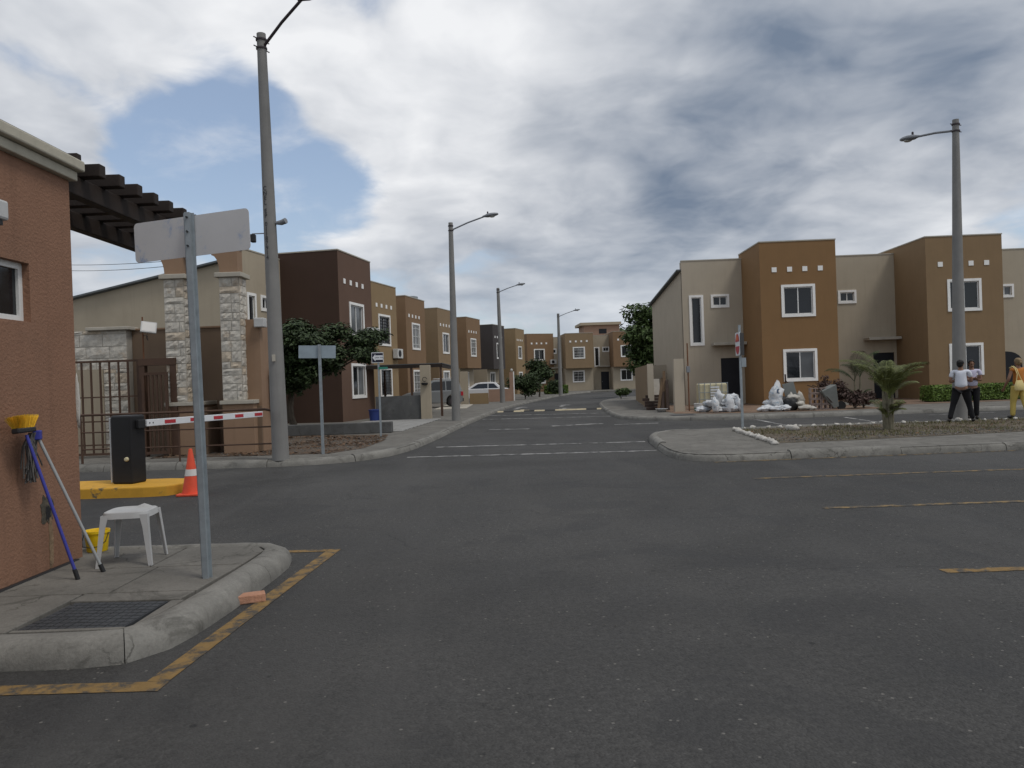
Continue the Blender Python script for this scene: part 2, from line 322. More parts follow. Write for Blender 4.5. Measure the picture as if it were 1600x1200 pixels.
# ------------------------------------------------------------------ mesh builder
class MB:
    def __init__(s): s.v = []; s.f = []
    def add(s, vs, fs):
        n = len(s.v); s.v += [Vector(v) for v in vs]; s.f += [tuple(i + n for i in f) for f in fs]; return s
    def box(s, x0, x1, y0, y1, z0, z1, M=None):
        vs = [Vector((x, y, z)) for z in (z0, z1) for y in (y0, y1) for x in (x0, x1)]
        if M is not None: vs = [M @ v for v in vs]
        return s.add(vs, [(0, 2, 3, 1), (4, 5, 7, 6), (0, 1, 5, 4), (2, 6, 7, 3), (0, 4, 6, 2), (1, 3, 7, 5)])
    def tube(s, pts, rads, n=10, cap=True, flat=1.0):
        pts = [Vector(p) for p in pts]
        if not hasattr(rads, '__len__'): rads = [rads] * len(pts)
        base = len(s.v); prev = None
        for i, p in enumerate(pts):
            tdir = (pts[min(i + 1, len(pts) - 1)] - pts[max(i - 1, 0)]).normalized()
            a = prev if prev is not None else (Vector((1, 0, 0)) if abs(tdir.x) < .9 else Vector((0, 1, 0)))
            a = (a - tdir * a.dot(tdir)).normalized(); b = tdir.cross(a); prev = a
            for k in range(n):
                an = 2 * PI * k / n
                s.v.append(p + a * (math.cos(an) * rads[i]) + b * (math.sin(an) * rads[i] * flat))
        for i in range(len(pts) - 1):
            for k in range(n):
                s.f.append((base + i * n + k, base + i * n + (k + 1) % n, base + (i + 1) * n + (k + 1) % n, base + (i + 1) * n + k))
        if cap:
            s.f.append(tuple(base + k for k in reversed(range(n)))); e = base + (len(pts) - 1) * n
            s.f.append(tuple(e + k for k in range(n)))
        return s
    def lathe(s, prof, n=20, c=(0, 0, 0)):
        base = len(s.v); c = Vector(c)
        for r, z in prof:
            for k in range(n):
                a = 2 * PI * k / n; s.v.append(c + Vector((r * math.cos(a), r * math.sin(a), z)))
        for i in range(len(prof) - 1):
            for k in range(n):
                s.f.append((base + i * n + k, base + i * n + (k + 1) % n, base + (i + 1) * n + (k + 1) % n, base + (i + 1) * n + k))
        s.f.append(tuple(base + k for k in reversed(range(n)))); e = base + (len(prof) - 1) * n
        s.f.append(tuple(e + k for k in range(n)))
        return s
    def prism(s, poly, z0, z1):
        n = len(poly); a = sum(poly[i][0] * poly[(i + 1) % n][1] - poly[(i + 1) % n][0] * poly[i][1] for i in range(n))
        if a < 0: poly = poly[::-1]
        s.add([(p[0], p[1], z0) for p in poly] + [(p[0], p[1], z1) for p in poly],
              [tuple(reversed(range(n))), tuple(range(n, 2 * n))] + [(i, (i + 1) % n, (i + 1) % n + n, i + n) for i in range(n)])
        return s
    def sheet(s, poly, z):
        n = len(poly); a = sum(poly[i][0] * poly[(i + 1) % n][1] - poly[(i + 1) % n][0] * poly[i][1] for i in range(n))
        if a < 0: poly = poly[::-1]
        return s.add([(p[0], p[1], z) for p in poly], [tuple(range(n))])
    def blob(s, c, r, seed=0, amp=.2, u=12, v=8, fr=1.6, M=None):
        c = Vector(c); base = len(s.v); vs = []
        for j in range(v + 1):
            th = PI * j / v
            for i in range(u):
                ph = 2 * PI * i / u; d = Vector((math.sin(th) * math.cos(ph), math.sin(th) * math.sin(ph), math.cos(th)))
                k = 1 + amp * mnoise.noise(d * fr + Vector((seed * 3.7, seed * 1.3, seed)))
                p = Vector((d.x * r[0], d.y * r[1], d.z * r[2])) * k
                if M is not None: p = M @ p
                vs.append(c + p)
        s.v += vs
        for j in range(v):
            for i in range(u):
                s.f.append((base + j * u + i, base + (j + 1) * u + i, base + (j + 1) * u + (i + 1) % u, base + j * u + (i + 1) % u))
        return s
    def mesh(s, name, material):
        me = bpy.data.meshes.new(name); me.from_pydata([tuple(v) for v in s.v], [], s.f)
        me.materials.append(MATS[material]); me.update(); return me
    def build(s, name, material, parent=None, smooth=False, bevel=0.0, seg=2):
        me = s.mesh(name, material)
        o = bpy.data.objects.new(name, me); col.objects.link(o)
        if parent is not None: o.parent = parent
        if smooth:
            for p in me.polygons: p.use_smooth = True
            if smooth != 'all':
                try: me.set_sharp_from_angle(angle=R(42))
                except Exception: pass
        if bevel:
            b = o.modifiers.new('bevel', 'BEVEL'); b.width = bevel; b.segments = seg; b.limit_method = 'ANGLE'; b.angle_limit = R(40)
        return o
def tag(o, label=None, cat=None, group=None, kind=None):
    if label: o['label'] = label
    if cat: o['category'] = cat
    if group: o['group'] = group
    if kind: o['kind'] = kind
    return o
def thing(name, label, cat, loc=(0, 0, 0), rz=0.0, group=None):
    o = bpy.data.objects.new(name, None); col.objects.link(o); o.empty_display_size = .2
    o.location = loc; o.rotation_euler = (0, 0, rz)
    return tag(o, label, cat, group)
def copy_tree(o, parent=None):
    c = o.copy(); col.objects.link(c); c.parent = parent
    for ch in list(o.children): copy_tree(ch, c)
    return c
def struct(o): o['kind'] = 'structure'; return o
def smooth_line(pts, step=.25):
    P = [Vector((*p, 0)) for p in pts]; out = []
    for i in range(len(P) - 1):
        a, b = P[i], P[i + 1]; p0 = P[max(i - 1, 0)]; p3 = P[min(i + 2, len(P) - 1)]
        n = max(2, int((b - a).length / step))
        for k in range(n):
            t = k / n
            out.append(.5 * ((2 * a) + (b - p0) * t + (2 * p0 - 5 * a + 4 * b - p3) * t * t + (3 * a - p0 - 3 * b + p3) * t ** 3))
    out.append(P[-1]); return out

# ------------------------------------------------------------------ ground, road, pavements
struct(MB().sheet([(-600, -200), (600, -200), (600, 900), (-600, 900)], -.03).build('ground', 'ground'))
struct(MB().sheet([(-45, -14), (60, -14), (60, 118), (-45, 118)], 0).build('road', 'asphalt'))

KPROF = [(-.14, -.02), (-.14, .125), (-.125, .14), (-.06, .145), (-.02, .138), (.02, .115), (.045, .08), (.06, .03), (.07, -.02)]
def kerb_run(parent, pts, joints=2.4, prof=KPROF, outward=1, jit=.012, h=1.0, gap=.007):
    """kerb stones laid along a line; the outward side is to the right of the walking direction when outward = 1"""
    L = smooth_line(pts, .2)
    acc = [0.0]
    for i in range(1, len(L)): acc.append(acc[-1] + (L[i] - L[i - 1]).length)
    cuts = [0.0]
    if hasattr(joints, '__len__'): cuts += list(joints)
    else:
        while cuts[-1] < acc[-1] - joints * .6: cuts.append(cuts[-1] + joints * random.uniform(.8, 1.2))
    cuts = [c for c in cuts if c < acc[-1] - .3] + [acc[-1]]
    def at(d):
        i = 1
        while i < len(acc) - 1 and acc[i] < d: i += 1
        t = (d - acc[i - 1]) / max(acc[i] - acc[i - 1], 1e-6); p = L[i - 1].lerp(L[i], t)
        a = L[max(i - 2, 0)]; b = L[min(i + 1, len(L) - 1)]; tg = (b - a).normalized()
        return p, Vector((tg.y, -tg.x, 0)) * outward
    for a, b in zip(cuts[:-1], cuts[1:]):
        if b - a < .08: continue
        m = MB(); n = max(2, int((b - a) / .22)); dz = random.uniform(-jit, jit); k = len(prof)
        for j in range(n + 1):
            p, nr = at(a + gap + (b - a - 2 * gap) * j / n)
            for u, z in prof:
                wob = .010 * mnoise.noise(Vector((p.x * 3, p.y * 3, z * 9))) + .006 * mnoise.noise(Vector((p.x * 11, p.y * 11, z * 20)))
                m.v.append(p + nr * (u + (wob if z > 0 else 0)) + Vector((0, 0, z * h + (dz + wob * .6 if z > 0 else 0))))
        for j in range(n):
            for i in range(k - 1):
                q = (j * k + i, j * k + i + 1, (j + 1) * k + i + 1, (j + 1) * k + i); m.f.append(q if outward > 0 else q[::-1])
        e0 = tuple(range(k)); e1 = tuple(n * k + i for i in range(k))
        m.f.append(e0[::-1] if outward > 0 else e0); m.f.append(e1 if outward > 0 else e1[::-1])
        m.build('kerb_stone', 'kerb', parent, smooth=True)

# left-hand pavement: runs along the cross street, round the corner and up the main street
LK = [(-34, 16.6), (-14, 16.3), (-8.9, 16.12), (-5.6, 15.85), (-4.2, 15.95), (-3.2, 16.6), (-2.62, 18.2), (-2.3, 21.2), (-2.05, 25), (-1.62, 31), (-.9, 39), (.2, 48), (2.4, 61), (5.2, 75), (8.6, 84.5), (13, 86.6), (24, 88), (44, 89)]
lk_s = smooth_line(LK, .4)
pv = struct(MB().prism([(p.x - .0, p.y) for p in lk_s] + [(44, 117), (-44, 117), (-44, 16.6)], -.02, .128).build('pavement', 'concrete'))
kerb_run(pv, LK[1:15], 1.9, outward=1)
# right-hand pavement in front of the houses under repair
RK = [(44, 27.0), (24, 26.6), (10.7, 26.2), (7.4, 26.35), (5.4, 27.2), (4.35, 28.7), (4.1, 30.8), (4.35, 36), (5.0, 44), (6.1, 50.5), (8.4, 56.5), (14, 63), (24, 68), (44, 71)]
rk_s = smooth_line(RK, .4)
pr = struct(MB().prism([(p.x, p.y) for p in rk_s], -.02, .128).build('pavement', 'concrete'))
kerb_run(pr, RK[1:11], 2.2, outward=-1)
# traffic island with the planting bed
IK = [(30, 14.35), (16, 14.3), (9.4, 14.25), (5.4, 14.08), (4.0, 14.0), (3.35, 14.25), (3.12, 15.0), (3.2, 17), (3.45, 19.3), (4.0, 20.35), (5.2, 20.7), (12, 20.75), (30, 21)]
ik_s = smooth_line(IK, .3)
isl = struct(MB().prism([(p.x, p.y) for p in ik_s], -.02, .128).build('traffic_island', 'concrete'))
kerb_run(isl, IK[1:12], 2.3, outward=-1, jit=.02)
# guardhouse island, with its slabs and thick rounded kerb
GK = [(-6.5, 4.62), (-4.0, 4.60), (-2.62, 4.58), (-2.36, 4.66), (-2.24, 4.92), (-2.17, 5.6), (-2.13, 6.6), (-2.16, 7.05), (-2.32, 7.25), (-2.7, 7.32), (-4.4, 7.34)]
gisl = struct(MB().prism([(p.x, p.y) for p in smooth_line(GK, .15)] + [(-6.5, 7.34)], -.02, .118).build('guardhouse_island', 'concrete_dark'))
kerb_run(gisl, GK, [4.12, 5.9, 8.1], outward=1, jit=.004, gap=.003,
         prof=[(-.15, -.02), (-.15, .14), (-.13, .153), (-.07, .158), (-.02, .15), (.03, .128), (.065, .09), (.082, .04), (.085, -.02)])
def slab(poly): MB().prism(poly, .09, .148).build('paving_slab', 'concrete', gisl, bevel=.006)
slab([(-3.27, 4.74), (-2.40, 4.74), (-2.40, 4.76), (-2.40, 5.60), (-3.27, 5.60)][:0] or [(-6.4, 4.76), (-3.20, 4.76), (-3.20, 5.62), (-6.4, 5.62)])
slab([(-3.18, 5.43), (-2.39, 5.40), (-2.37, 5.62), (-3.18, 5.62)])
slab([(-2.44, 4.84), (-2.40, 4.84), (-2.35, 5.38), (-2.44, 5.38)])
slab([(-3.18, 4.76), (-2.50, 4.76), (-2.46, 4.80), (-3.18, 4.80)])
slab([(-6.4, 5.635), (-3.02, 5.635), (-3.02, 6.42), (-6.4, 6.42)])
slab([(-3.005, 5.635), (-2.37, 5.635), (-2.31, 6.42), (-3.005, 6.42)])
slab([(-6.4, 6.435), (-3.1, 6.435), (-3.1, 7.18), (-6.4, 7.18)])
slab([(-3.085, 6.435), (-2.31, 6.435), (-2.30, 6.95), (-2.42, 7.14), (-3.085, 7.18)])

# planting bed on the island, yards of the houses
bed = [(5.35, 15.75), (7, 15.85), (11, 16.5), (16, 16.7), (26, 17), (26, 20.45), (12, 20.4), (5.75, 19.95)]
struct(MB().sheet(bed, .134).build('planting_bed', 'bed_soil'))
struct(MB().sheet([(-8.2, 17.3), (-5.2, 17.05), (-4.1, 17.0), (-3.55, 18.2), (-3.45, 20.5), (-3.75, 22.9), (-7.6, 24.0), (-9.5, 24.2)], .133).build('bare_soil', 'litter'))
struct(MB().sheet([(6.2, 29.3), (8.4, 28.0), (11.3, 27.6), (13.6, 27.9), (13.8, 33.9), (11.0, 33.9), (11.0, 37.4), (6.3, 37.4)], .135).build('house_yard', 'yard_soil'))
struct(MB().sheet([(14.9, 30.2), (24, 30.2), (24, 37.2), (14.9, 37.2)], .135).build('house_yard', 'terracotta'))

def strip(name, a, b, w, m, z=.004):
    a = Vector((*a[:2], 0)); b = Vector((*b[:2], 0)); d = (b - a).normalized(); n = Vector((-d.y, d.x, 0)) * w / 2
    k = max(2, int((b - a).length / .12)); mm = MB(); vs = []
    for s in (1, -1):
        for i in range(k + 1):
            p = a.lerp(b, i / k) + n * (s * (1 + .10 * mnoise.noise(Vector((i * .9, s * 7, a.x))))); vs.append((p.x, p.y, z))
    mm.add(vs, [(i, k + 1 + i, k + 2 + i, i + 1) for i in range(k)])
    return struct(mm.build(name, m))
strip('yellow_line', (-7, 4.28), (-1.955, 4.18), .135, 'road_yellow'); strip('yellow_line', (-2.02, 4.25), (-1.80, 7.56), .125, 'road_yellow', .0045); strip('yellow_line', (-1.87, 7.52), (-2.6, 7.53), .10, 'road_yellow')
for a, b in (((3.58, 11.55), (14, 11.6)), ((3.55, 8.88), (14, 8.86))): strip('parking_line', a, b, .11, 'road_yellow_faint')
strip('parking_line', (3.30, 5.97), (14, 6.0), .115, 'road_yellow')
strip('parking_line', (3.6, 13.86), (9.2, 14.06), .09, 'road_yellow_faint')
strip('crossing_line', (-2.35, 16.83), (3.05, 16.41), .16, 'road_white'); strip('crossing_line', (-1.95, 19.24), (3.2, 18.75), .16, 'road_white')
strip('stop_line', (-1.15, 36.0), (4.3, 34.6), .25, 'road_white'); strip('stop_line', (-1.3, 32.6), (4.0, 31.6), .22, 'road_white')
strip('stop_line', (-.8, 25.6), (.5, 25.2), .3, 'road_white'); strip('stop_line', (1.3, 26.3), (3.1, 26.8), .3, 'road_white')
strip('lane_line', (8.2, 26.0), (8.0, 21.6), .13, 'road_white'); strip('lane_line', (11.03, 25.6), (10.7, 22.3), .13, 'road_white')
strip('lane_line', (13.6, 25.2), (16, 25.4), .13, 'road_white'); strip('lane_line', (3.4, 25.9), (4.9, 25.9), .2, 'road_white'); strip('lane_line', (4.4, 22.2), (6.2, 22.0), .35, 'road_white')
def arrow(x, y, s, m):
    mm = MB().sheet([(-.08, -1.1), (.08, -1.1), (.08, .5), (.35, .5), (0, 1.2), (-.35, .5), (-.08, .5)], 0); o = mm.build('road_arrow', m)
    o.location = (x, y, .004); o.scale = (s, s, 1); o.rotation_euler = (0, 0, R(-8)); struct(o)
arrow(.35, 44.5, 1.5, 'road_white'); arrow(3.0, 46, 1.5, 'road_white')
# speed hump of black and yellow rubber blocks
hump = thing('speed_hump', 'low speed hump of black and yellow blocks across the street', 'speed hump', (-1.0, 39.6, 0), R(-5))
xs = 0.0
for i in range(11):
    w = .53; mm = MB(); pr_ = [(-.22, .002), (-.14, .05), (0, .065), (.14, .05), (.22, .002)]
    vs = [(xs + a, u, z) for a in (0, w - .012) for u, z in pr_]
    mm.add(vs, [(j, j + 1, j + 6, j + 5) for j in range(4)] + [(0, 1, 2, 3, 4)[::-1], (5, 6, 7, 8, 9)])
    mm.build('hump_block', 'hump_yellow' if i in (0, 2, 4, 6, 7, 8, 10) else 'hump_black', hump); xs += w
for i, (x, y) in enumerate(((.5, 39.65), (2.75, 39.75))):
    mm = MB().box(-.35, .35, -.1, .1, 0, .05).box(-.11, .11, -.11, .9, 0, .045); o = mm.build('lane_marker', 'hump_yellow' if i == 0 else 'road_white', None, bevel=.01)
    o.location = (x, y + .35, .06 if False else .004); tag(o, ('yellow' if i == 0 else 'white') + ' raised lane marker beside the speed hump', 'marker')

# ------------------------------------------------------------------ wall with real openings (facade faces -y)
def facade(m, x0, x1, z0, z1, y, holes, rev=.10):
    xs = sorted({x0, x1, *[h[0] for h in holes], *[h[1] for h in holes]}); zs = sorted({z0, z1, *[h[2] for h in holes], *[h[3] for h in holes]})
    for i in range(len(xs) - 1):
        for j in range(len(zs) - 1):
            cx, cz = (xs[i] + xs[i + 1]) / 2, (zs[j] + zs[j + 1]) / 2
            if any(h[0] < cx < h[1] and h[2] < cz < h[3] for h in holes): continue
            m.add([(xs[i], y, zs[j]), (xs[i + 1], y, zs[j]), (xs[i + 1], y, zs[j + 1]), (xs[i], y, zs[j + 1])], [(0, 1, 2, 3)])
    for a, b, c, d in holes:
        Y = y + rev
        m.add([(a, y, c), (b, y, c), (b, y, d), (a, y, d), (a, Y, c), (b, Y, c), (b, Y, d), (a, Y, d)], [(0, 4, 5, 1), (1, 5, 6, 2), (2, 6, 7, 3), (3, 7, 4, 0)])
def wallbox(x0, x1, y0, y1, z0, z1, holes=(), rev=.10):
    m = MB(); facade(m, x0, x1, z0, z1, y0, list(holes), rev)
    m.add([(x0, y0, z0), (x0, y1, z0), (x0, y1, z1), (x0, y0, z1)], [(0, 3, 2, 1)])
    m.add([(x1, y0, z0), (x1, y1, z0), (x1, y1, z1), (x1, y0, z1)], [(0, 1, 2, 3)])
    m.add([(x0, y1, z0), (x1, y1, z0), (x1, y1, z1), (x0, y1, z1)], [(0, 3, 2, 1)])
    m.add([(x0, y0, z1), (x1, y0, z1), (x1, y1, z1), (x0, y1, z1)], [(0, 1, 2, 3)])
    return m
def window(par, x0, x1, z0, z1, y, panes=2, grille=None, trim=.11, glass='glass', open_=0.0):
    m = MB(); t = trim; p = .035
    for a, b, c, d in ((x0 - t, x1 + t, z1, z1 + t), (x0 - t, x1 + t, z0 - t, z0), (x0 - t, x0, z0, z1), (x1, x1 + t, z0, z1)): m.box(a, b, y - p, y + .004, c, d)
    w = m.build('window', 'white_trim', par)
    f = .045; m = MB()
    for a, b, c, d in ((x0, x1, z1 - f, z1), (x0, x1, z0, z0 + f), (x0, x0 + f, z0 + f, z1 - f), (x1 - f, x1, z0 + f, z1 - f)): m.box(a, b, y + .035, y + .085, c, d)
    for k in range(1, panes):
        xm = x0 + (x1 - x0) * k / panes; m.box(xm - .022, xm + .022, y + .03, y + .088, z0 + f, z1 - f)
    m.build('window_frame', 'white_frame', w)
    for k in range(panes):
        a = x0 + (x1 - x0) * k / panes; b = x0 + (x1 - x0) * (k + 1) / panes
        g = glass if not (panes == 2 and k == 1 and glass == 'glass') else random.choice(('glass', 'glass', 'glass_blind_reflect'))
        MB().box(a + .02, b - .02, y + .06 + .008 * k, y + .066 + .008 * k, z0 + .02, z1 - .02).build('pane', g, w)
    MB().box(x0 - .02, x1 + .02, y + .099, y + .12, z0 - .02, z1 + .02).build('dark_interior', 'grille_black', w)  # black sheet: the unlit room behind the panes, painted as colour
    if grille:
        m = MB(); mt = 'grille_black' if grille == 'h' else 'grille_white'
        if grille == 'h':
            for k in range(9): z = z0 + (z1 - z0) * (k + .5) / 9; m.box(x0, x1, y - .008, y + .008, z - .018, z + .018)
            for x in (x0 + .15, (x0 + x1) / 2, x1 - .15): m.box(x - .012, x + .012, y - .012, y + .012, z0, z1)
        else:
            for k in range(7): x = x0 + (x1 - x0) * (k + .5) / 7; m.box(x - .012, x + .012, y - .008, y + .008, z0, z1)
            for z in (z0 + .25, (z0 + z1) / 2, z1 - .25): m.box(x0, x1, y - .012, y + .012, z - .015, z + .015)
        m.build('grille', mt, w)
    return w

def house(name, label, loc, rz, block='block_a', greige='greige', W=3.3, H=7.15, D=9.0, r=3.0, gw=3.7, over=False, grille=None, lower=None,
          gable=False, left_only=False, ac=False, group=None, door=True, arch=False, win=(1.0, 2.25, 3.95, 5.15), low=(1.0, 2.25, 1.12, 2.32), Hg=None, glass='glass', side=None):
    t = thing(name, label, 'house', loc, rz, group)
    if gable: D = r + .45
    Hg = Hg or H - .25; zb = 2.72 if over else -.05
    if not left_only:
        holes = [win] + ([] if over else [low])
        b = wallbox(0, W, 0, D, zb, H, holes)
        b.build('block_wall', block, t)
        if over:
            b.add([(0, 0, zb), (0, D, zb), (W, D, zb), (W, 0, zb)], [(0, 1, 2, 3)]) if False else None
            MB().box(.003, W - .003, .003, D, zb - .004, zb).build('soffit', block, t)
            wallbox(.0, W - .0, .75, D - .02, -.05, zb - .004, [low]).build('ground_floor_wall', greige, t)
        # parapet cap and roof
        MB().box(-.02, W + .02, -.02, .16, H, H + .05).box(-.02, .16, .16, D, H, H + .05).box(W - .16, W + .02, .16, D, H, H + .05).build('parapet_cap', 'cap', t)
        window(t, *win, 0, grille=grille, glass=glass); window(t, *low, .75 if over else 0, grille=grille if grille else None, glass='glass')
        for x in (.62, 1.29, 1.95, 2.62): MB().box(x - .105, x + .105, -.02, .002, 5.83, 6.04).build('wall_tile', 'white_trim', t)
        if side: MB().box(-.004, .0, 0, D, zb, H).build('side_wall', side, t)  # thin sheet over the block's near side, shade put into its colour
    tall = (-gw + .42, -gw + .88, 2.95, 5.15); small = (-gw + 1.45, -gw + 2.12, 4.72, 5.16); dr = (-1.12, -.12, 0, 2.2)
    holes = [tall, small] + ([dr] if door else [])
    g = wallbox(-gw, -.003, r, D - .01, -.05, Hg, holes)
    g.build('recessed_wall', greige, t)
    MB().box(-gw - .02, -.003, r - .02, r + .16, Hg, Hg + .05).build('parapet_cap', 'cap', t)
    window(t, *tall, r, panes=1); window(t, *small, r, panes=2, trim=.10)
    if door:
        d = MB().box(dr[0], dr[1], r + .06, r + .10, 0, 2.2).build('door', 'door_dark', t)
        MB().tube([(dr[0] + .1, r + .06, 1.0), (dr[0] + .1, r - .0, 1.0), (dr[0] + .2, r, 1.0)], .012, 6).build('door_handle', 'silver', d)
        MB().box(dr[0] - .42, dr[1] + .10, r - .62, r, 2.80, 2.93).build('door_canopy', 'cap', t, bevel=.015)
    if arch:
        m = MB(); pts = [(-gw + 1.0, 0)]
        for k in range(11): a = PI - PI * k / 10; pts.append((-gw + 1.75 + .75 * math.cos(a), 1.55 + .5 * math.sin(a)))
        pts.append((-gw + 2.5, 0)); n = len(pts)
        m.add([(x, r - .03, z) for x, z in pts] + [(x, r + .02, z) for x, z in pts], [tuple(range(n)), tuple(range(n, 2 * n))[::-1]] + [(i, i + n, (i + 1) % n + n, (i + 1) % n) for i in range(n)])
        m.build('arched_door', 'door_dark', t)
    if gable:       # long side wall with a lean-to roof line
        L = 9.6; zf, zk = gable
        m = MB().add([(-gw - .02, r + .12, -.05), (-gw - .02, r + L, -.05), (-gw - .02, r + L, zk), (-gw - .02, r + .12, zf)], [(0, 3, 2, 1)])
        m.add([(-gw + .0, r + .12, -.05), (-gw, r + L, -.05), (-gw, r + L, zk), (-gw, r + .12, zf)], [(0, 1, 2, 3)]); m.build('side_wall', 'beige' if greige == 'beige' else greige, t)
        m = MB(); 
        m.add([(-gw - .22, r + .10, zf + .02), (-gw - .22, r + L + .4, zk - .02), (W, r + L + .4, zk - .02), (W, r + .10, zf + .02),
               (-gw - .22, r + .10, zf + .09), (-gw - .22, r + L + .4, zk + .05), (W, r + L + .4, zk + .05), (W, r + .10, zf + .09)],
              [(0, 1, 2, 3), (4, 7, 6, 5), (0, 4, 5, 1), (1, 5, 6, 2), (2, 6, 7, 3), (3, 7, 4, 0)]); m.build('roof', 'roof_metal', t)
    if ac:
        ax, az = ac; m = MB().box(ax, ax + .8, -.36, -.05, az, az + .55); a = m.build('air_conditioner', 'ac_white', t, bevel=.02)
        MB().tube([(ax + .3, -.38, az + .28), (ax + .3, -.361, az + .28)], .2, 18).build('fan_grille', 'grille_black', a)
        [MB().box(ax + q, ax + q + .04, -.34, 0, az - .06, az - .002).build('bracket', 'brown_steel', a) for q in (.1, .66)]
    return t
ZG = .13
# right-hand row (facing the camera)
house('row_house', 'ochre brown two-storey house with building rubble and sacks heaped before it', (11.05, 33.75, ZG), R(-2.0), 'block_a', 'greige', gw=2.85, gable=(6.45, 5.75))
house('row_house', 'taupe two-storey house with clipped hedge under its lower window', (18.40, 33.85, ZG), R(-2.0), 'block_b', 'greige_b', gw=4.05, D=8.9)
house('row_house', 'grey beige house wall with arched dark door, next to the taupe house', (25.75, 33.6, ZG), R(-2.0), 'block_b', 'greige_b', gw=4.0, left_only=True, door=False, arch=True, D=8.8)
# left-hand row, climbing away up the street
def lh(c0, c1, name, label, **kw):
    a = math.atan2(c1[1] - c0[1], c1[0] - c0[0]); return house(name, label, (c0[0], c0[1], ZG), a, **kw)
lh((-7.06, 31.9), (-6.36, 35.5), 'row_house', 'dark chocolate brown corner house behind the spreading tree', block='house_dark_lit', greige='beige', W=3.65, r=2.6, gw=3.05, side='house_dark_shaded', gable=(6.5, 4.95), D=9.5, win=(1.15, 2.55, 3.7, 5.0), low=(1.15, 2.55, 1.05, 2.35), glass='glass_blind_reflect', ac=(2.80, 3.55))  # upstairs panes paler, their reflection put into the glass colour
lh((-7.5, 41.9), (-6.62, 45.3), 'row_house', 'sand coloured house with black barred windows beside the chocolate house', block='tan', greige='beige', W=3.4, gw=5.5, grille='h', ac=(2.55, 3.0), win=(.9, 2.3, 3.8, 5.35), low=(.9, 2.3, .9, 2.35))
lh((-6.65, 49.2), (-5.72, 53.7), 'row_house', 'brown house with white patterned window grilles, third from the spreading tree', block='tan_b', greige='beige', W=3.9, gw=3.2, r=2.6, grille='v', win=(1.2, 2.6, 3.85, 5.4), low=(1.2, 2.6, .9, 2.3))
lh((-5.45, 57.9), (-4.55, 61.4), 'row_house', 'sandy brown house behind the silver car', block='tan_c', greige='beige', W=3.6, gw=4.1, win=(1.1, 2.4, 3.85, 5.25))
lh((-3.8, 66.8), (-2.72, 70.6), 'row_house', 'rust brown house with overhanging upper floor and white window bars', block='tan_b', greige='beige', W=3.8, gw=5.3, over=True, grille='v', win=(1.1, 2.4, 3.85, 5.25))
lh((-1.75, 76.6), (-.6, 80.0), 'row_house', 'charcoal grey house with overhanging upper floor behind the white car', block='char', greige='beige', W=3.5, gw=6.0, over=True, win=(1.1, 2.4, 3.85, 5.25))
lh((.55, 83.6), (1.6, 87.2), 'row_house', 'golden tan house beyond the charcoal house', block='tan', greige='beige', W=3.6, gw=3.5)
# houses closing the street
house('row_house', 'brown house with round condenser unit, at the bend of the street', (2.0, 93.6, ZG), R(24), 'tan_b', 'tan', gw=1.2, W=3.6, H=7.1, D=7, door=False, ac=(3.0, 3.35), grille=None)
house('row_house', 'tan house with barred windows squarely closing the end of the street', (6.55, 92.2, ZG), R(4), 'tan_c', 'beige', gw=2.9, W=3.4, H=6.9, over=True, grille='v', D=7)
house('row_house', 'brown end house half hidden by the leafy tree and yard wall', (12.2, 91.5, ZG), R(2), 'tan_b', 'beige', gw=2.2, W=3.6, H=6.9, over=True, D=7)
bk = thing('rooftop_room', 'pale pink rooftop room rising behind the end houses', 'building', (9.6, 99.5, ZG), R(3))
MB().box(0, 4.6, 0, 5, -.1, 8.3).build('wall', 'pink_wall', bk); MB().box(-.5, 4.8, -.3, 5.2, 8.3, 8.65).build('roof_slab', 'beige', bk); MB().box(1.9, 2.9, -.03, .02, 7.2, 7.8).build('window', 'door_dark', bk)
sa = MB().lathe([(.05, 0), (.4, 0), (.42, .25), (.25, .3), (.1, .32)], 14).build('roof_vent', 'galv'); sa.location = (-6.6, 52.2, ZG + 7.15); tag(sa, 'round grey metal roof vent on the brown house with patterned grilles', 'vent')

# ------------------------------------------------------------------ guardhouse and what stands round it
gh = thing('guardhouse', 'terracotta rendered guardhouse with pale cornice', 'guardhouse', (-3.93, 6.93, .10), R(90))
# local: x runs along the wall away from the camera when rotated, the street front faces -y (towards +X in the world)
m = wallbox(-5.2, 0, 0, 3.2, 0, 3.44, [(-2.6, -.62, 2.12, 2.60)], rev=.14); m.build('wall', 'kiosk_wall', gh)
MB().box(-5.3, .045, -.06, 3.2, 3.442, 3.53).build('cornice', 'cornice', gh, bevel=.012)
MB().box(-5.3, .085, -.11, 3.24, 3.532, 3.63).build('roof_edge', 'cornice', gh, bevel=.015)
MB().box(-5.25, .03, -.05, 3.2, 3.632, 3.66).build('roof', 'concrete_dark', gh)
wn = MB(); f = .05
for a, b, c, d in ((-2.6, -.62, 2.55, 2.60), (-2.6, -.62, 2.12, 2.17), (-2.6, -2.55, 2.17, 2.55), (-.67, -.62, 2.17, 2.55), (-1.68, -1.63, 2.17, 2.55)): wn.box(a, b, .06, .12, c, d)
wn = wn.build('window', 'white_frame', gh)
for a, b in ((-2.56, -1.66), (-1.66, -.66)): MB().box(a, b, .085, .091, 2.15, 2.57).build('pane', 'glass', wn)
MB().box(-2.7, -.55, .141, .16, 2.05, 2.65).build('dark_interior', 'grille_black', wn)  # black backing sheet paints the dark of the room inside
m = MB().blob((-.0, -.0, 1.45), (.016, .03, .24), 3, .5, 8, 10, 3.0); m.build('bare_plaster', 'whitewash', gh, smooth='all')
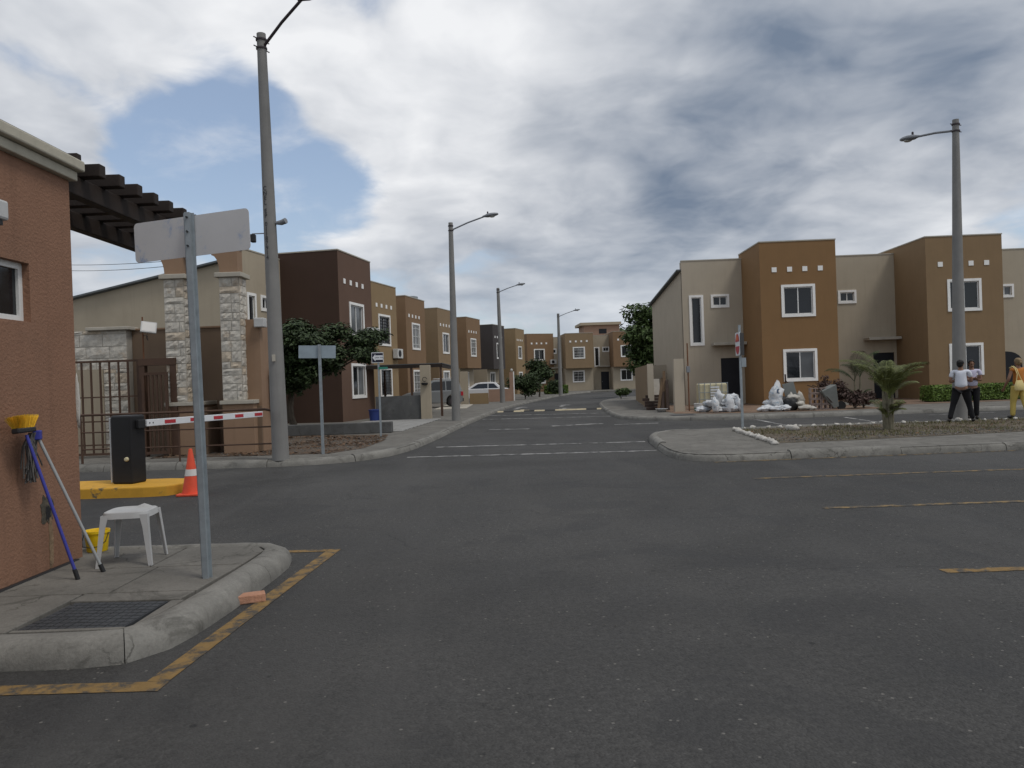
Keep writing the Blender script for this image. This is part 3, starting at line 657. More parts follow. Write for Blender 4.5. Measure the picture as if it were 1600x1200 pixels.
mat('mould', (.075, .066, .05), var=.5, vs=14, bump=.8, bs=20, stain=.6, stain_c=(.20, .16, .11)); mat('rust_streak', (.24, .165, .10), var=.4, vs=12, stain=.6, stain_c=(.10, .07, .05), bump=.5)
def patch(cx, cz, rx, rz_, seed, name, mt, t_=.004):
    n = 34; m = MB(); vs = []
    for k in range(n):
        a = 2 * PI * k / n; q = 1 + .55 * mnoise.noise(Vector((math.cos(a) * 2.1, math.sin(a) * 2.1, seed))) + .25 * mnoise.noise(Vector((math.cos(a) * 6, math.sin(a) * 6, seed)))
        vs.append((cx + rx * q * math.cos(a), cz + rz_ * q * math.sin(a)))
    m.add([(x, -t_, z) for x, z in vs] + [(x, .002, z) for x, z in vs], [tuple(range(n)), tuple(reversed(range(n, 2 * n)))] + [((i + 1) % n, i, i + n, (i + 1) % n + n) for i in range(n)])
    return m.build(name, mt, gh)
patch(-.50, .56, .085, .12, 2.0, 'damp_patch', 'mould'); patch(-.46, .27, .03, .22, 5.0, 'rust_streak', 'rust_streak', .005); patch(-.49, .53, .035, .06, 9.0, 'plaster_hole', 'black_plastic', .006)
MB().box(-5.2, -.12, -.045, .0, -.0, .06).build('plinth', 'black_plastic', gh, bevel=.01)
ab = MB().box(-1.42, -1.15, -.20, 0, 2.83, 2.98).build('alarm_box', 'plastic_white', gh, bevel=.02); MB().box(-1.36, -1.2, -.18, -.02, 2.79, 2.829).build('alarm_base', 'black_plastic', ab)

pg = thing('pergola', 'dark brown timber pergola running back from the guardhouse roof', 'pergola', (0, 0, 0))
for x in (-4.03, -4.83): MB().box(x - .06, x + .06, 6.96, 10.3, 3.46, 3.64).build('beam', 'wood_dark', pg, bevel=.008)
MB().box(-5.05, -3.86, 6.955, 7.03, 3.642, 3.80).build('ledger', 'wood_dark', pg, bevel=.008)
for k in range(9):
    y = 7.24 + k * .365; MB().box(-5.05, -3.78, y - .055, y + .055, 3.642, 3.765).build('rafter', 'wood_dark', pg, bevel=.01)

# broom and mop leaning on the wall
def lean(obj_parts): pass
b0 = Vector((-3.50, 6.08, .15)); b1 = Vector((-3.88, 5.98, 1.33))
bp_top = dp(62, 668, 6.02); b0 = gp(122, 905, .15); bdir = (Vector((-3.87, 6.0, bp_top.z)) - b0)
br = thing('broom', 'blue handled broom leaning head up, with yellow bristles', 'broom', b0)
top = Vector((-3.80, 5.99, 1.31)) - b0
MB().tube([(0, 0, .0), top], .0125, 10).build('handle', 'blue_handle', br, smooth=True)
MB().tube([(0, 0, -.003), top * .07], .017, 10).build('handle_grip', 'black_plastic', br, smooth=True)
hd = top + Vector((.0, .02, .02))
M = Matrix.Translation(top + Vector((-.0, -.02, .03))) @ Matrix.Rotation(R(96), 4, 'Z') @ Matrix.Rotation(R(-6), 4, 'X')
MB().box(-.14, .13, -.028, .028, -.012, .028, M).build('head_block', 'black_plastic', br, bevel=.01)
m = MB()
for i in range(420):
    u = random.uniform(-1, 1); w = random.uniform(-1, 1); a = Vector((u * .125, w * .024, .026)); e = Vector((u * .175 + random.gauss(0, .006), w * .05, .125 + random.uniform(-.012, .008) - abs(u) * .012))
    mm = MB().tube([a, e], [.0024, .0018], 3, cap=False); m.add([M @ v for v in mm.v], mm.f)
bs_ = m.build('bristle_brush', 'bristle', br); bs_['kind'] = 'stuff'
mp0 = gp(162, 893, .15); mp = thing('mop', 'grey handled string mop leaning head up beside the broom', 'mop', mp0)
top = Vector((-3.82, 6.16, 1.29)) - mp0
MB().tube([(0, 0, 0), top], .0125, 10).build('handle', 'grey_handle', mp, smooth=True)
MB().tube([(0, 0, -.003), top * .055], .018, 10).build('handle_grip', 'black_plastic', mp, smooth=True)
M = Matrix.Translation(top) @ Matrix.Rotation(R(20), 4, 'Z'); MB().box(-.03, .03, -.035, .03, -.03, .045, M).build('mop_clamp', 'blue_handle', mp, bevel=.008)
m = MB()
for i in range(46):
    a = top + Vector((random.uniform(-.02, .01), random.uniform(-.08, .0), .03)); L = random.uniform(.26, .40); q = a + Vector((random.uniform(-.03, .0), random.uniform(-.06, .02), -.10)); e = a + Vector((random.uniform(-.03, .015), random.uniform(-.09, .04), -L))
    m.tube([a, q, (q + e) / 2 + Vector((0, random.uniform(-.01, .01), 0)), e], .006, 5)
ms_ = m.build('mop_strings', 'mop_grey', mp); ms_['kind'] = 'stuff'

# plastic stool with a cracked rim
st = thing('plastic_stool', 'white plastic stool with a cracked seat corner', 'stool', (-3.34, 6.66, .15), R(8))
m = MB(); N = 40; hh = .455
def rr(k, s):     # rounded square outline
    a = 2 * PI * k / N + .02; c, sn = math.cos(a), math.sin(a); q = (abs(c) ** 4.5 + abs(sn) ** 4.5) ** (-1 / 4.5); return Vector((c * q * s, sn * q * s, 0))
rings = [(.0, .438), (.08, .438), (.145, .443), (.165, .451), (.176, .455), (.186, .45), (.19, .435), (.196, .40), (.19, .398), (.182, .432), (.16, .437)]
for s, z in rings:
    for k in range(N):
        p = rr(k, max(s, .002)); dz = 0
        if s > .15 and 4 <= k <= 9: dz = -.012 * math.sin((k - 3) * .9) + .004 * ((k * 7) % 3)
        m.v.append(p + Vector((0, 0, z + dz)))
for i in range(len(rings) - 1):
    for k in range(N): m.f.append((i * N + k, (i + 1) * N + k, (i + 1) * N + (k + 1) % N, i * N + (k + 1) % N)[::-1])
m.build('seat', 'plastic_white', st, smooth=True)
for sx in (-1, 1):
    for sy in (-1, 1):
        m = MB(); c0 = Vector((sx * .165, sy * .165, .43)); c1 = Vector((sx * .205, sy * .205, 0))
        for c, w in ((c0, .062), (c0.lerp(c1, .25), .046), (c1, .030)):    # angle section
            t_ = .007
            for u, v in ((0, 0), (-w, 0), (-w, -t_), (-t_, -t_), (-t_, -w), (0, -w)): m.v.append(c + Vector((sx * (u + .02), sy * (v + .02), 0)))
        fs = []
        for j in range(2):
            for i in range(6): fs.append((j * 6 + i, j * 6 + (i + 1) % 6, (j + 1) * 6 + (i + 1) % 6, (j + 1) * 6 + i))
        fs += [(0, 1, 2, 3, 4, 5), (17, 16, 15, 14, 13, 12)]
        m.f += fs if sx * sy < 0 else [f_[::-1] for f_ in fs]
        m.build('leg', 'plastic_white', st)
bk_ = thing('bucket', 'small yellow plastic bucket behind the white stool', 'bucket', (-3.92, 7.16, .15))
MB().lathe([(.085, 0), (.088, .005), (.105, .17), (.113, .172), (.113, .195), (.108, .195), (.10, .18), (.088, .02), (.01, .015)], 24).build('body', 'plastic_yellow', bk_, smooth=True)
MB().tube([(.112, 0, .17), (.11, -.06, .10), (.08, -.10, .06), (0, -.118, .05), (-.08, -.10, .06), (-.11, -.06, .10), (-.112, 0, .17)], .004, 6).build('handle', 'black_plastic', bk_)
mc = thing('drain_cover', 'square ribbed iron cover set in the guardhouse slab', 'drain cover', (-2.81, 5.09, .142), R(-3))
MB().box(-.335, .335, -.30, .30, -.02, .0).build('plate', 'iron', mc)
for j in range(9):
    m = MB(); y = -.265 + j * .066
    for i in range(11): x = -.30 + i * .06; m.box(x - .026, x + .026, y - .028, y + .028, 0, .003)
    o = m.build('rib_row', 'iron', mc); o['kind'] = 'stuff'
bkx = MB().box(-.10, .10, -.05, .05, 0, .055).build('paving_brick', 'brick', None, bevel=.006); bkx.scale = (1.12,) * 3; bkx.location = (-2.035, 5.79, .002); bkx.rotation_euler = (0, 0, R(22)); tag(bkx, 'single red clay brick lying against the kerb on the yellow line', 'brick')

# street sign seen from behind
sp = thing('street_sign', 'scuffed blank back of a street name plate on a leaning steel post', 'sign', (-2.43, 5.97, .14))
tp = dp(293, 332, 5.93) - Vector((-2.43, 5.97, .14))
m = MB(); w = .03
for i, c in enumerate((Vector((0, 0, 0)), tp)):
    for u, v in ((-.8 * w, -.6 * w), (.8 * w, -.6 * w), (.8 * w, .6 * w), (1.6 * w, .6 * w), (1.6 * w, .75 * w), (.65 * w, .75 * w), (.65 * w, -.45 * w), (-.65 * w, -.45 * w), (-.65 * w, .75 * w), (-1.6 * w, .75 * w), (-1.6 * w, .6 * w), (-.8 * w, .6 * w)): m.v.append(c + Vector((u * .85, v, 0)))
m.f += [(i, (i + 1) % 12, (i + 1) % 12 + 12, i + 12) for i in range(12)]; m.f.append(tuple(range(12, 24)))
m.build('post', 'galv', sp)
M = Matrix.Translation(tp + Vector((-.0, .045, -.175))) @ Matrix.Rotation(R(-17), 4, 'Z') @ Matrix.Rotation(R(-1.2), 4, 'Y')
def round_plate(m, w, h, t, r, M, n=6):
    pts = []
    for cx, cz, a0 in ((w / 2 - r, h / 2 - r, 0), (-w / 2 + r, h / 2 - r, 90), (-w / 2 + r, -h / 2 + r, 180), (w / 2 - r, -h / 2 + r, 270)):
        for k in range(n + 1): a = R(a0 + 90 * k / n); pts.append((cx + r * math.cos(a), cz + r * math.sin(a)))
    k = len(pts); vs = [M @ Vector((x, -t / 2, z)) for x, z in pts] + [M @ Vector((x, t / 2, z)) for x, z in pts]
    m.add(vs, [tuple(range(k)), tuple(reversed(range(k, 2 * k)))] + [((i + 1) % k, i, i + k, (i + 1) % k + k) for i in range(k)]); return m
round_plate(MB(), 1.07, .315, .004, .035, M).build('plate', 'sign_back', sp)
for z in (.02, -.09, -.2):
    MB().tube([tp + Vector((0, -.03, -.06 + z)), tp + Vector((0, .0, -.06 + z))], .008, 8).build('bolt', 'iron', sp)

# ------------------------------------------------------------------ barrier, cone
mi = struct(MB().prism([(-9.5, 11.95), (-5.75, 11.86), (-5.42, 11.93), (-5.24, 12.2), (-5.24, 12.55), (-5.45, 12.85), (-5.8, 12.95), (-9.5, 13.0)], -.02, .16).build('barrier_island', 'yellow_paint', None, bevel=.02))
bg = thing('boom_barrier', 'black boom barrier cabinet with red and white arm on the yellow island', 'barrier', (-6.25, 12.47, .16), R(-14))
MB().box(-.20, .18, -.17, .17, 0, 1.10).build('cabinet', 'black_paint', bg, bevel=.03, seg=3)
MB().box(-.235, -.202, -.16, .16, .02, 1.07).build('cabinet_door', 'silver', bg, bevel=.01)
MB().lathe([(.035, 0), (.035, .02), (.03, .035), (.012, .04)], 14).build('knob', 'tote', bg, smooth=True).matrix_local = Matrix.Translation((.10, -.17, .40)) @ Matrix.Rotation(R(90), 4, 'X')
a0 = Vector((.22, .02, .96)); a1 = Vector((.20, 3.35, .93)) 
Mi = (Matrix.Translation((-6.25, 12.47, .16)) @ Matrix.Rotation(R(-14), 4, 'Z')).inverted()
a1 = Mi @ Vector((-5.15, 15.75, 1.10)); a0 = Mi @ Vector((-5.98, 12.50, 1.12))
MB().box(.18, .25, -.06, .12, .88, 1.02).build('arm_mount', 'black_plastic', bg, bevel=.01)
d = (a1 - a0); Ml = Matrix.Translation(a0) @ d.to_track_quat('X', 'Z').to_matrix().to_4x4()
L = d.length
arm = MB().box(0, L, -.025, .025, -.055, .055, Ml).build('arm', 'white_paint', bg, bevel=.006)
for k in range(5):
    x = .42 + k * .66; MB().box(x, x + .27, -.029, .029, -.03, .03, Ml).build('red_stripe', 'red_paint', arm)
for x in (.06, .14): MB().tube([Ml @ Vector((x, -.03, 0)), Ml @ Vector((x, .03, 0))], .012, 8).build('bolt', 'iron', arm)
cn = thing('traffic_cone', 'orange traffic cone with white band beside the yellow island', 'cone', (-5.03, 11.93, .004))
MB().prism([(-.19, -.15), (-.15, -.19), (.15, -.19), (.19, -.15), (.19, .15), (.15, .19), (-.15, .19), (-.19, .15)], 0, .03).build('base', 'cone_orange', cn, bevel=.006)
MB().lathe([(.145, .03), (.095, .30)], 24).build('lower_cone', 'cone_orange', cn, smooth=True)
MB().lathe([(.0985, .30), (.080, .40)], 24).build('reflective_band', 'reflective', cn, smooth=True)
MB().lathe([(.077, .40), (.028, .70), (.024, .715), (.01, .717)], 24).build('upper_cone', 'cone_orange', cn, smooth=True)

# ------------------------------------------------------------------ gate, stone pillars, boundary wall
bw = thing('boundary_wall', 'tall brown rendered boundary wall behind the stone pillars', 'wall', (0, 0, .12))
MB().box(-9.35, -5.95, 19.0, 19.3, 0, 3.05).build('wall', 'gate_wall', bw); MB().box(-9.38, -5.92, 18.97, 19.33, 3.05, 3.09).build('wall_cap', 'gate_wall_light', bw)
we = thing('wall_end', 'light brown end pier of the boundary wall beside the concrete pole', 'pier', (0, 0, .12))
MB().box(-6.28, -5.93, 18.2, 18.99, 0, 3.15).build('pier', 'gate_wall_light', we); MB().box(-6.02, -5.78, 18.05, 18.3, 2.95, 3.17).build('junction_box', 'plastic_white', we, bevel=.02)
def stone_face(parent, x0, x1, z0, z1, y, axis, rows=None, hmin=.13, hmax=.24, wmin=.2, wmax=.42, depth=.032):
    """split-face stones; axis 'f' faces -y at y, axis 'r' faces +x at x=y with x0,x1 along y"""
    z = z0
    while z < z1 - .04:
        h = min(random.uniform(hmin, hmax), z1 - z)
        if z1 - z - h < .08: h = z1 - z
        x = x0
        while x < x1 - .02:
            w = random.uniform(wmin, wmax)
            if x1 - x - w < .12: w = x1 - x
            g = .008; dd = depth * random.uniform(.35, 1.0); m = MB(); a, b, c, e = x + g, x + w - g, z + g, z + h - g
            bz = random.uniform(.012, .025); nx, nz = 4, 3; vs = []
            for j in range(nz + 1):
                for i in range(nx + 1):
                    u = a + (b - a) * i / nx; v = c + (e - c) * j / nz; edge = i in (0, nx) or j in (0, nz)
                    k = 0.012 if edge else dd + random.uniform(-.014, .014); vs.append((u, v, k))
            base = [(u, v, -.02) for u, v, k in vs]
            conv = (lambda u, v, k: (u, y - k, v)) if axis == 'f' else (lambda u, v, k: (y + k, u, v))
            m.v = [Vector(conv(*p)) for p in vs]
            m.f = [(j * (nx + 1) + i, j * (nx + 1) + i + 1, (j + 1) * (nx + 1) + i + 1, (j + 1) * (nx + 1) + i) for j in range(nz) for i in range(nx)]
            nb = len(m.v); ring = [i for i in range(nx + 1)] + [(j + 1) * (nx + 1) + nx for j in range(nz)] + [nz * (nx + 1) + nx - 1 - i for i in range(nx)] + [(nz - 1 - j) * (nx + 1) for j in range(nz - 1)]
            for i in ring: u, v, k = vs[i]; m.v.append(Vector(conv(u, v, -.02)))
            n = len(ring); m.f += [(ring[(i + 1) % n], ring[i], nb + i, nb + (i + 1) % n) for i in range(n)]
            m.build('stone', random.choice(('stone_l', 'stone_l', 'stone_l', 'stone_m', 'stone_m', 'stone_m', 'stone_d')), parent)
            x += w
        z += h
def pillar(x0, y0, label, w=.46, dpt=.46):
    p = thing('stone_pillar', label, 'pillar', (x0, y0, .12), 0, 'stone pillars at the gate')
    MB().box(-.02, w + .24, .0, dpt + .6, 0, 1.16).build('pedestal', 'gate_wall_light', p)
    MB().box(.44, w + .34, .25, dpt + .5, 0, 1.10).build('pedestal_wing', 'gate_wall', p)
    MB().box(-.07, w + .28, -.06, dpt + .62, 1.16, 1.25).build('plinth', 'cap', p, bevel=.012)
    MB().box(.0, w, .0, dpt, 1.25, 4.12).build('core', 'mortar', p)
    stone_face(p, 0, w, 1.25, 4.12, -.0, 'f', hmin=.15, hmax=.26); stone_face(p, 0.0, dpt, 1.25, 4.12, w, 'r', hmin=.13, hmax=.24, wmin=.2, wmax=.3)
    MB().box(-.08, w + .09, -.09, dpt + .08, 4.12, 4.23).build('capital', 'cap', p, bevel=.015)
    m = MB(); pts = [(.0, 4.23), (.42, 4.23), (.42, 4.78), (-.18, 4.78), (-.18, 4.66)] + [(-.18 + .18 * math.sin(R(a)), 4.66 - .43 * (1 - math.cos(R(a)))) for a in (20, 40, 55, 70, 85)]
    n = len(pts); m.add([(x, .06, z) for x, z in pts] + [(x, .40, z) for x, z in pts], [tuple(range(n)), tuple(reversed(range(n, 2 * n)))] + [((i + 1) % n, i, i + n, (i + 1) % n + n) for i in range(n)])
    m.build('corbel', 'gate_wall_light', p)
    return p
pillar(-8.03, 17.9, 'stone clad gate pillar next to the brown pedestrian gate')
pillar(-6.74, 17.9, 'stone clad gate pillar next to the concrete lamp pole')
ln = MB().box(-8.2, -6.3, 17.98, 18.28, 4.905, 5.08).build('lintel_beam', 'wood_dark', None, bevel=.01); tag(ln, 'dark timber beam lying across the two stone pillars', 'beam')
sw = thing('stone_wall', 'pale stone clad wall behind the brown bar gate', 'wall', (0, 0, .12))
MB().box(-11.6, -9.36, 18.75, 19.1, 0, 3.05).build('core', 'mortar', sw); stone_face(sw, -11.0, -9.36, 2.1, 3.05, 18.75, 'f', hmin=.2, hmax=.32, wmin=.35, wmax=.7); stone_face(sw, -9.95, -9.36, 0, 2.1, 18.75, 'f', hmin=.16, hmax=.26, wmin=.22, wmax=.4)
MB().box(-11.0, -9.96, 18.70, 18.749, 0, 2.1).build('rendered_panel', 'beige', sw); MB().box(-10.3, -9.25, 18.62, 19.14, 3.05, 3.13).build('coping', 'cap', sw, bevel=.012)
def bar_gate(name, label, x0, x1, y, h, n, rails, frame=.05, rz=0.0, bar=.014):
    g = thing(name, label, 'gate', (x0, y, .13), rz); w = x1 - x0
    for a, b in ((0, frame), (w - frame, w)): MB().box(a, b, -.025, .025, .06, h).build('stile', 'brown_steel', g)
    for z in (.06, h - frame): MB().box(frame, w - frame, -.022, .022, z, z + frame).build('rail', 'brown_steel', g)
    for z in rails: MB().box(frame, w - frame, -.014, .014, z - .016, z + .016).build('cross_rail', 'brown_steel', g)
    for k in range(n):
        x = frame + (w - 2 * frame) * (k + 1) / (n + 1); MB().box(x - bar, x + bar, -bar, bar, .06 + frame, h - frame).build('bar', 'brown_steel', g)
    return g
bar_gate('bar_gate', 'brown steel vehicle gate of upright bars before the stone wall', -11.2, -8.72, 18.0, 2.28, 10, (.30, .85, 1.42), rz=R(0), bar=.018)
pgate = bar_gate('pedestrian_gate', 'narrow brown pedestrian gate in a thick frame beside the stone pillar', -8.55, -7.95, 17.75, 1.95, 4, (), frame=.06, bar=.016)
fr = pgate; FX = Matrix.Translation((-.11, .10, 0))
MB().box(0, .13, 0, .16, 0, 2.12, FX).build('jamb', 'brown_steel', fr); MB().box(.72, .86, 0, .16, 0, 2.12, FX).build('jamb', 'brown_steel', fr); MB().box(.0, .86, -.01, .17, 2.121, 2.28, FX).build('head', 'brown_steel', fr)
fl = thing('flood_light', 'pale square floodlight on a rusty rod above the pedestrian gate', 'floodlight', (-8.58, 17.95, 2.41))
MB().tube([(0, 0, 0), (0, 0, .98)], .018, 8).build('rod', 'rust_steel', fl)
M = Matrix.Translation((.20, -.12, .72)) @ Matrix.Rotation(R(28), 4, 'Z') @ Matrix.Rotation(R(-22), 4, 'X') @ Matrix.Rotation(R(8), 4, 'Y'); MB().box(-.17, .17, -.03, .03, -.14, .14, M).build('lamp_body', 'plastic_white', fl, bevel=.015)
MB().box(-.14, .14, -.034, -.0305, -.11, .11, M).build('glass', 'reflective', fl)
MB().tube([(.15, -.1, .58), (.14, -.13, .48), (.17, -.12, .42), (.15, -.09, .52), (.02, 0, .55)], .008, 6).build('cable', 'wire', fl)
rl = thing('pipe_railing', 'low brown pipe railing beside the concrete lamp pole', 'railing', (0, 0, .13))
y0, y1 = 16.25, 16.35
MB().tube([(-9.2, y1, .02), (-9.2, y1, 1.05), (-5.25, y0, 1.05), (-5.12, y0, 1.02), (-5.05, y0, .93), (-5.03, y0, .80), (-5.03, y0, 0)], .026, 8).build('frame_pipe', 'brown_steel', rl, smooth=True)
for z in (.32, .68): MB().tube([(-9.2, y1, z), (-5.03, y0, z)], .016, 8).build('rail', 'brown_steel', rl)
MB().tube([(-7.1, y0 + .05, 0), (-7.1, y0 + .05, 1.05)], .02, 8).build('post', 'brown_steel', rl)
dr_ = thing('plastic_bag', 'purple plastic bag with blue top hanging behind the concrete pole', 'bag', (-5.79, 18.75, .13))
MB().tube([(.05, .1, 0), (.05, .1, 2.1)], .03, 8).build('post', 'brown_steel', dr_); MB().blob((.02, 0, 1.3), (.13, .12, .38), 4, .35, 16, 12).build('bag', 'purple_plastic', dr_, smooth='all'); MB().blob((.0, 0, 1.80), (.11, .11, .20), 7, .3, 14, 10).build('bag_top', 'blue_plastic', dr_, smooth='all')

# ------------------------------------------------------------------ lamp poles
def lamp_pole(base, top, label, r0=.18, r1=.09, arm=(1.3, 0, .4), dark=False, bands=True):
    base = Vector(base); top = Vector(top); t = thing('lamp_pole', label, 'lamp pole', base, 0, 'street lamp poles'); v = top - base
    N = 10; MB().tube([v * (i / N) for i in range(N + 1)], [r0 + (r1 - r0) * i / N for i in range(N + 1)], 20).build('pole', 'pole_concrete', t, smooth=True)
    lm = 'lamp_dark' if dark else 'lamp_grey'
    a = v - Vector((0, 0, .28)); arm = Vector(arm); ad = Vector((arm.x, arm.y, 0)).normalized()
    e = a + arm; MB().tube([a + ad * .05, a + arm * .5 + Vector((0, 0, .02)), e], .03, 8).build('arm', lm, t, smooth=True)
    for dz in (-.13, -.31):
        MB().lathe([(r1 + .012, 0), (r1 + .022, .005), (r1 + .022, .04), (r1 + .012, .045)], 16, v + Vector((0, 0, dz - .02))).build('clamp_band', 'lamp_dark', t)
        c = v + Vector((0, 0, dz)); sd_ = Vector((-ad.y, ad.x, 0))
        for s in (-1, 1): MB().tube([c + sd_ * (s * (r1 + .0)), c + sd_ * (s * (r1 + .12)) + Vector((0, 0, .0))], .012, 6).build('clamp_bolt', 'lamp_dark', t)
    # cobra-head luminaire
    dirv = Vector((ad.x, ad.y, .12)).normalized(); sdv = Vector((-ad.y, ad.x, 0)); up = dirv.cross(sdv) * -1
    if up.z < 0: up = -up
    m = MB(); ns = 12
    prof = [(-.10, .035, .035), (0, .06, .06), (.10, .13, .085), (.25, .155, .09), (.40, .13, .075), (.50, .07, .05), (.53, .02, .02)]
    for s, w, h in prof:
        for k in range(ns): an = 2 * PI * k / ns; m.v.append(e + dirv * s + sdv * (w * math.cos(an)) + up * (h * math.sin(an) * (1 if math.sin(an) > 0 else .7)))
    for i in range(len(prof) - 1):
        for k in range(ns): m.f.append((i * ns + k, i * ns + (k + 1) % ns, (i + 1) * ns + (k + 1) % ns, (i + 1) * ns + k))
    m.f.append(tuple(reversed(range(ns)))); m.f.append(tuple((len(prof) - 1) * ns + k for k in range(ns)))
    h = m.build('lamp_head', lm, t, smooth=True)
    MB().blob(e + dirv * .27 - up * .055, (.11, .11, .04), 0, 0, 14, 8).build('lens', 'lens', h, smooth='all')
    MB().lathe([(.03, 0), (.03, .07), (.02, .085)], 10, e + dirv * .12 + up * .08).build('photocell', 'lamp_dark', h)
    return t
p1 = lamp_pole((-4.86, 15.97, .12), dp(408, 53, 15.97), 'stencilled concrete lamp pole beside the brown railing', .172, .092, arm=(1.02, -.55, .70), dark=True)
lamp_pole((-2.22, 29.9, .12), dp(704, 348, 29.9), 'concrete lamp pole on the pavement by the carport', .17, .085, arm=(1.35, -.15, .45))
lamp_pole((-.68, 52.6, .12), dp(778, 450, 52.6), 'concrete lamp pole in front of the pink yard wall', .18, .10, arm=(1.35, -.2, .42))
lamp_pole((4.5, 71.4, .12), dp(872, 490, 71.4), 'concrete lamp pole by the clipped hedge at the bend of the street', .19, .11, arm=(1.5, -.2, .5))
lamp_pole((11.92, 20.5, .12), dp(1493, 187, 20.5), 'concrete lamp pole on the island behind the standing men', .185, .08, arm=(-.45, 1.15, .20))
def text_mesh(s, size, name, material, parent, M, extrude=.002):
    cu = bpy.data.curves.new(name, 'FONT'); cu.body = s; cu.size = size; cu.align_x = 'CENTER'; cu.align_y = 'CENTER'; cu.extrude = extrude
    tmp = bpy.data.objects.new('tmp', cu); col.objects.link(tmp); dg = bpy.context.evaluated_depsgraph_get()
    me = bpy.data.meshes.new_from_object(tmp.evaluated_get(dg)); bpy.data.objects.remove(tmp); me.materials.clear(); me.materials.append(MATS[material])
    o = bpy.data.objects.new(name, me); col.objects.link(o); o.parent = parent; o.matrix_local = M; return o
v1 = dp(408, 53, 15.97) - Vector((-4.86, 15.97, .12)); z = 5.62
for ch in 'CNEL EP 01187914':
    if ch != ' ':
        fz = z / v1.z; r_ = .172 + (.092 - .172) * fz; c = v1 * fz; an = R(-90 - 18)
        M = Matrix.Translation(c + Vector((math.cos(an), math.sin(an), 0)) * (r_ + .003)) @ Matrix.Rotation(an + PI / 2, 4, 'Z') @ Matrix.Rotation(R(90), 4, 'X')
        text_mesh(ch, .125, 'stencil_letter', 'letter', p1, M)
    z -= .098 if ch != ' ' else .075
cc1 = v1 * (4.92 / v1.z); MB().tube([cc1 + Vector((.12, -.02, 0)), cc1 + Vector((.25, -.05, .0)), cc1 + Vector((.36, -.09, .03))], [.03, .055, .06], 10).build('camera_housing', 'lamp_grey', p1, smooth=True)
cc2 = v1 * (4.72 / v1.z); MB().tube([cc2 + Vector((-.1, 0, 0)), cc2 + Vector((-.38, 0, 0))], .012, 6).build('camera_arm', 'lamp_grey', p1); MB().box(-.05, .05, -.06, .06, -.15, .02, Matrix.Translation(cc2 + Vector((-.36, 0, -.03)))).build('camera_body', 'black_plastic', p1, bevel=.02)
cc3 = v1 * (2.12 / v1.z); MB().box(-.03, .03, -.185, -.15, -.07, .07, Matrix.Translation(cc3 + Vector((.0, .0, 0)))).build('number_tag', 'cap', p1)

# small signs on the left corner
s2 = thing('street_sign', 'pale blue-grey blank back of a street plate on the bare soil corner', 'sign', (-4.22, 16.95, .13))
MB().box(-.03, .03, -.02, .02, 0, 2.42).build('post', 'galv', s2); round_plate(MB(), .82, .28, .004, .01, Matrix.Translation((-.06, .03, 2.26)) @ Matrix.Rotation(R(2), 4, 'Y')).build('plate', 'sign_back_blue', s2)
s3 = thing('one_way_sign', 'black and white arrow sign above a small green plate on thin post', 'sign', (-3.82, 22.1, .13), R(8))
MB().box(-.028, .028, .0, .04, 0, 2.3).build('post', 'galv', s3); round_plate(MB(), .34, .30, .004, .01, Matrix.Translation((-.02, -.01, 2.27))).build('plate', 'white_paint', s3)
round_plate(MB(), .31, .26, .003, .008, Matrix.Translation((-.02, -.0145, 2.27))).build('black_field', 'sign_black', s3)
m = MB(); pts = [(-.165, 2.27), (-.08, 2.375), (-.08, 2.335), (.13, 2.335), (.13, 2.205), (-.08, 2.205), (-.08, 2.165)]; n = len(pts)
m.add([(x, -.019, z) for x, z in pts] + [(x, -.016, z) for x, z in pts], [tuple(reversed(range(n))), tuple(range(n, 2 * n))] + [(i, (i + 1) % n, (i + 1) % n + n, i + n) for i in range(n)]); m.build('arrow', 'white_paint', s3)
text_mesh('UNA VIA', .058, 'lettering', 'sign_black', s3, Matrix.Translation((.015, -.0205, 2.27)) @ Matrix.Rotation(R(90), 4, 'X'), .001)
MB().box(-.0, .26, -.012, -.004, 1.93, 2.0).build('name_plate', 'sign_green', s3)

# ------------------------------------------------------------------ left-hand front yards
lw = MB().box(-9.5, -3.75, 23.6, 23.95, 0, .34).build('low_wall', 'concrete_dark', None, bevel=.02); lw.location = (0, .0, .13); lw.rotation_euler = (0, 0, R(0)); tag(lw, 'knee-high dark concrete wall edging the soil under the spreading tree', 'wall')
dv = struct(MB().sheet([(-7.2, 24.0), (-3.72, 24.0), (-3.35, 32.3), (-6.4, 33)], .135).build('tiled_drive', 'concrete'))
for i in range(7):
    for j in range(12):
        x = -6.55 + i * .44 + j * .045; y = 24.1 + j * .64
        o = MB().box(x, x + .425, y, y + .615, .13, .150 + random.uniform(0, .004)).build('floor_tile', 'tile_floor', dv)
gw_ = MB().box(-5.75, -3.86, 32.2, 32.4, 0, 1.0).build('yard_wall', 'concrete_dark'); gw_.location.z = .13; tag(gw_, 'chest-high bare grey block wall beside the beige gate pier', 'wall')
bb = thing('rubbish_bin', 'blue plastic bin standing before the grey block wall', 'bin', (-5.75, 31.9, .13)); MB().lathe([(.16, 0), (.2, .02), (.23, .42), (.25, .43), (.25, .47), (.02, .5)], 18).build('body', 'blue_plastic', bb, smooth=True)
gp1 = thing('gate_pier', 'beige gate pier with a dark wall ornament near the lamp pole', 'pier', (-3.84, 32.1, .13)); MB().box(0, .42, 0, .42, 0, 2.25).build('pier', 'beige', gp1, bevel=.01)
m = MB().lathe([(.10, 0), (.13, .02), (.14, .09), (.11, .1)], 14, (.2, -.08, 1.42)); m.build('flower_pot', 'black_plastic', gp1); MB().tube([(.2 + .09 * math.cos(a), -.06, 1.66 + .09 * math.sin(a)) for a in [k * .62 for k in range(10)]], .012, 6).build('wire_ring', 'wire', gp1)
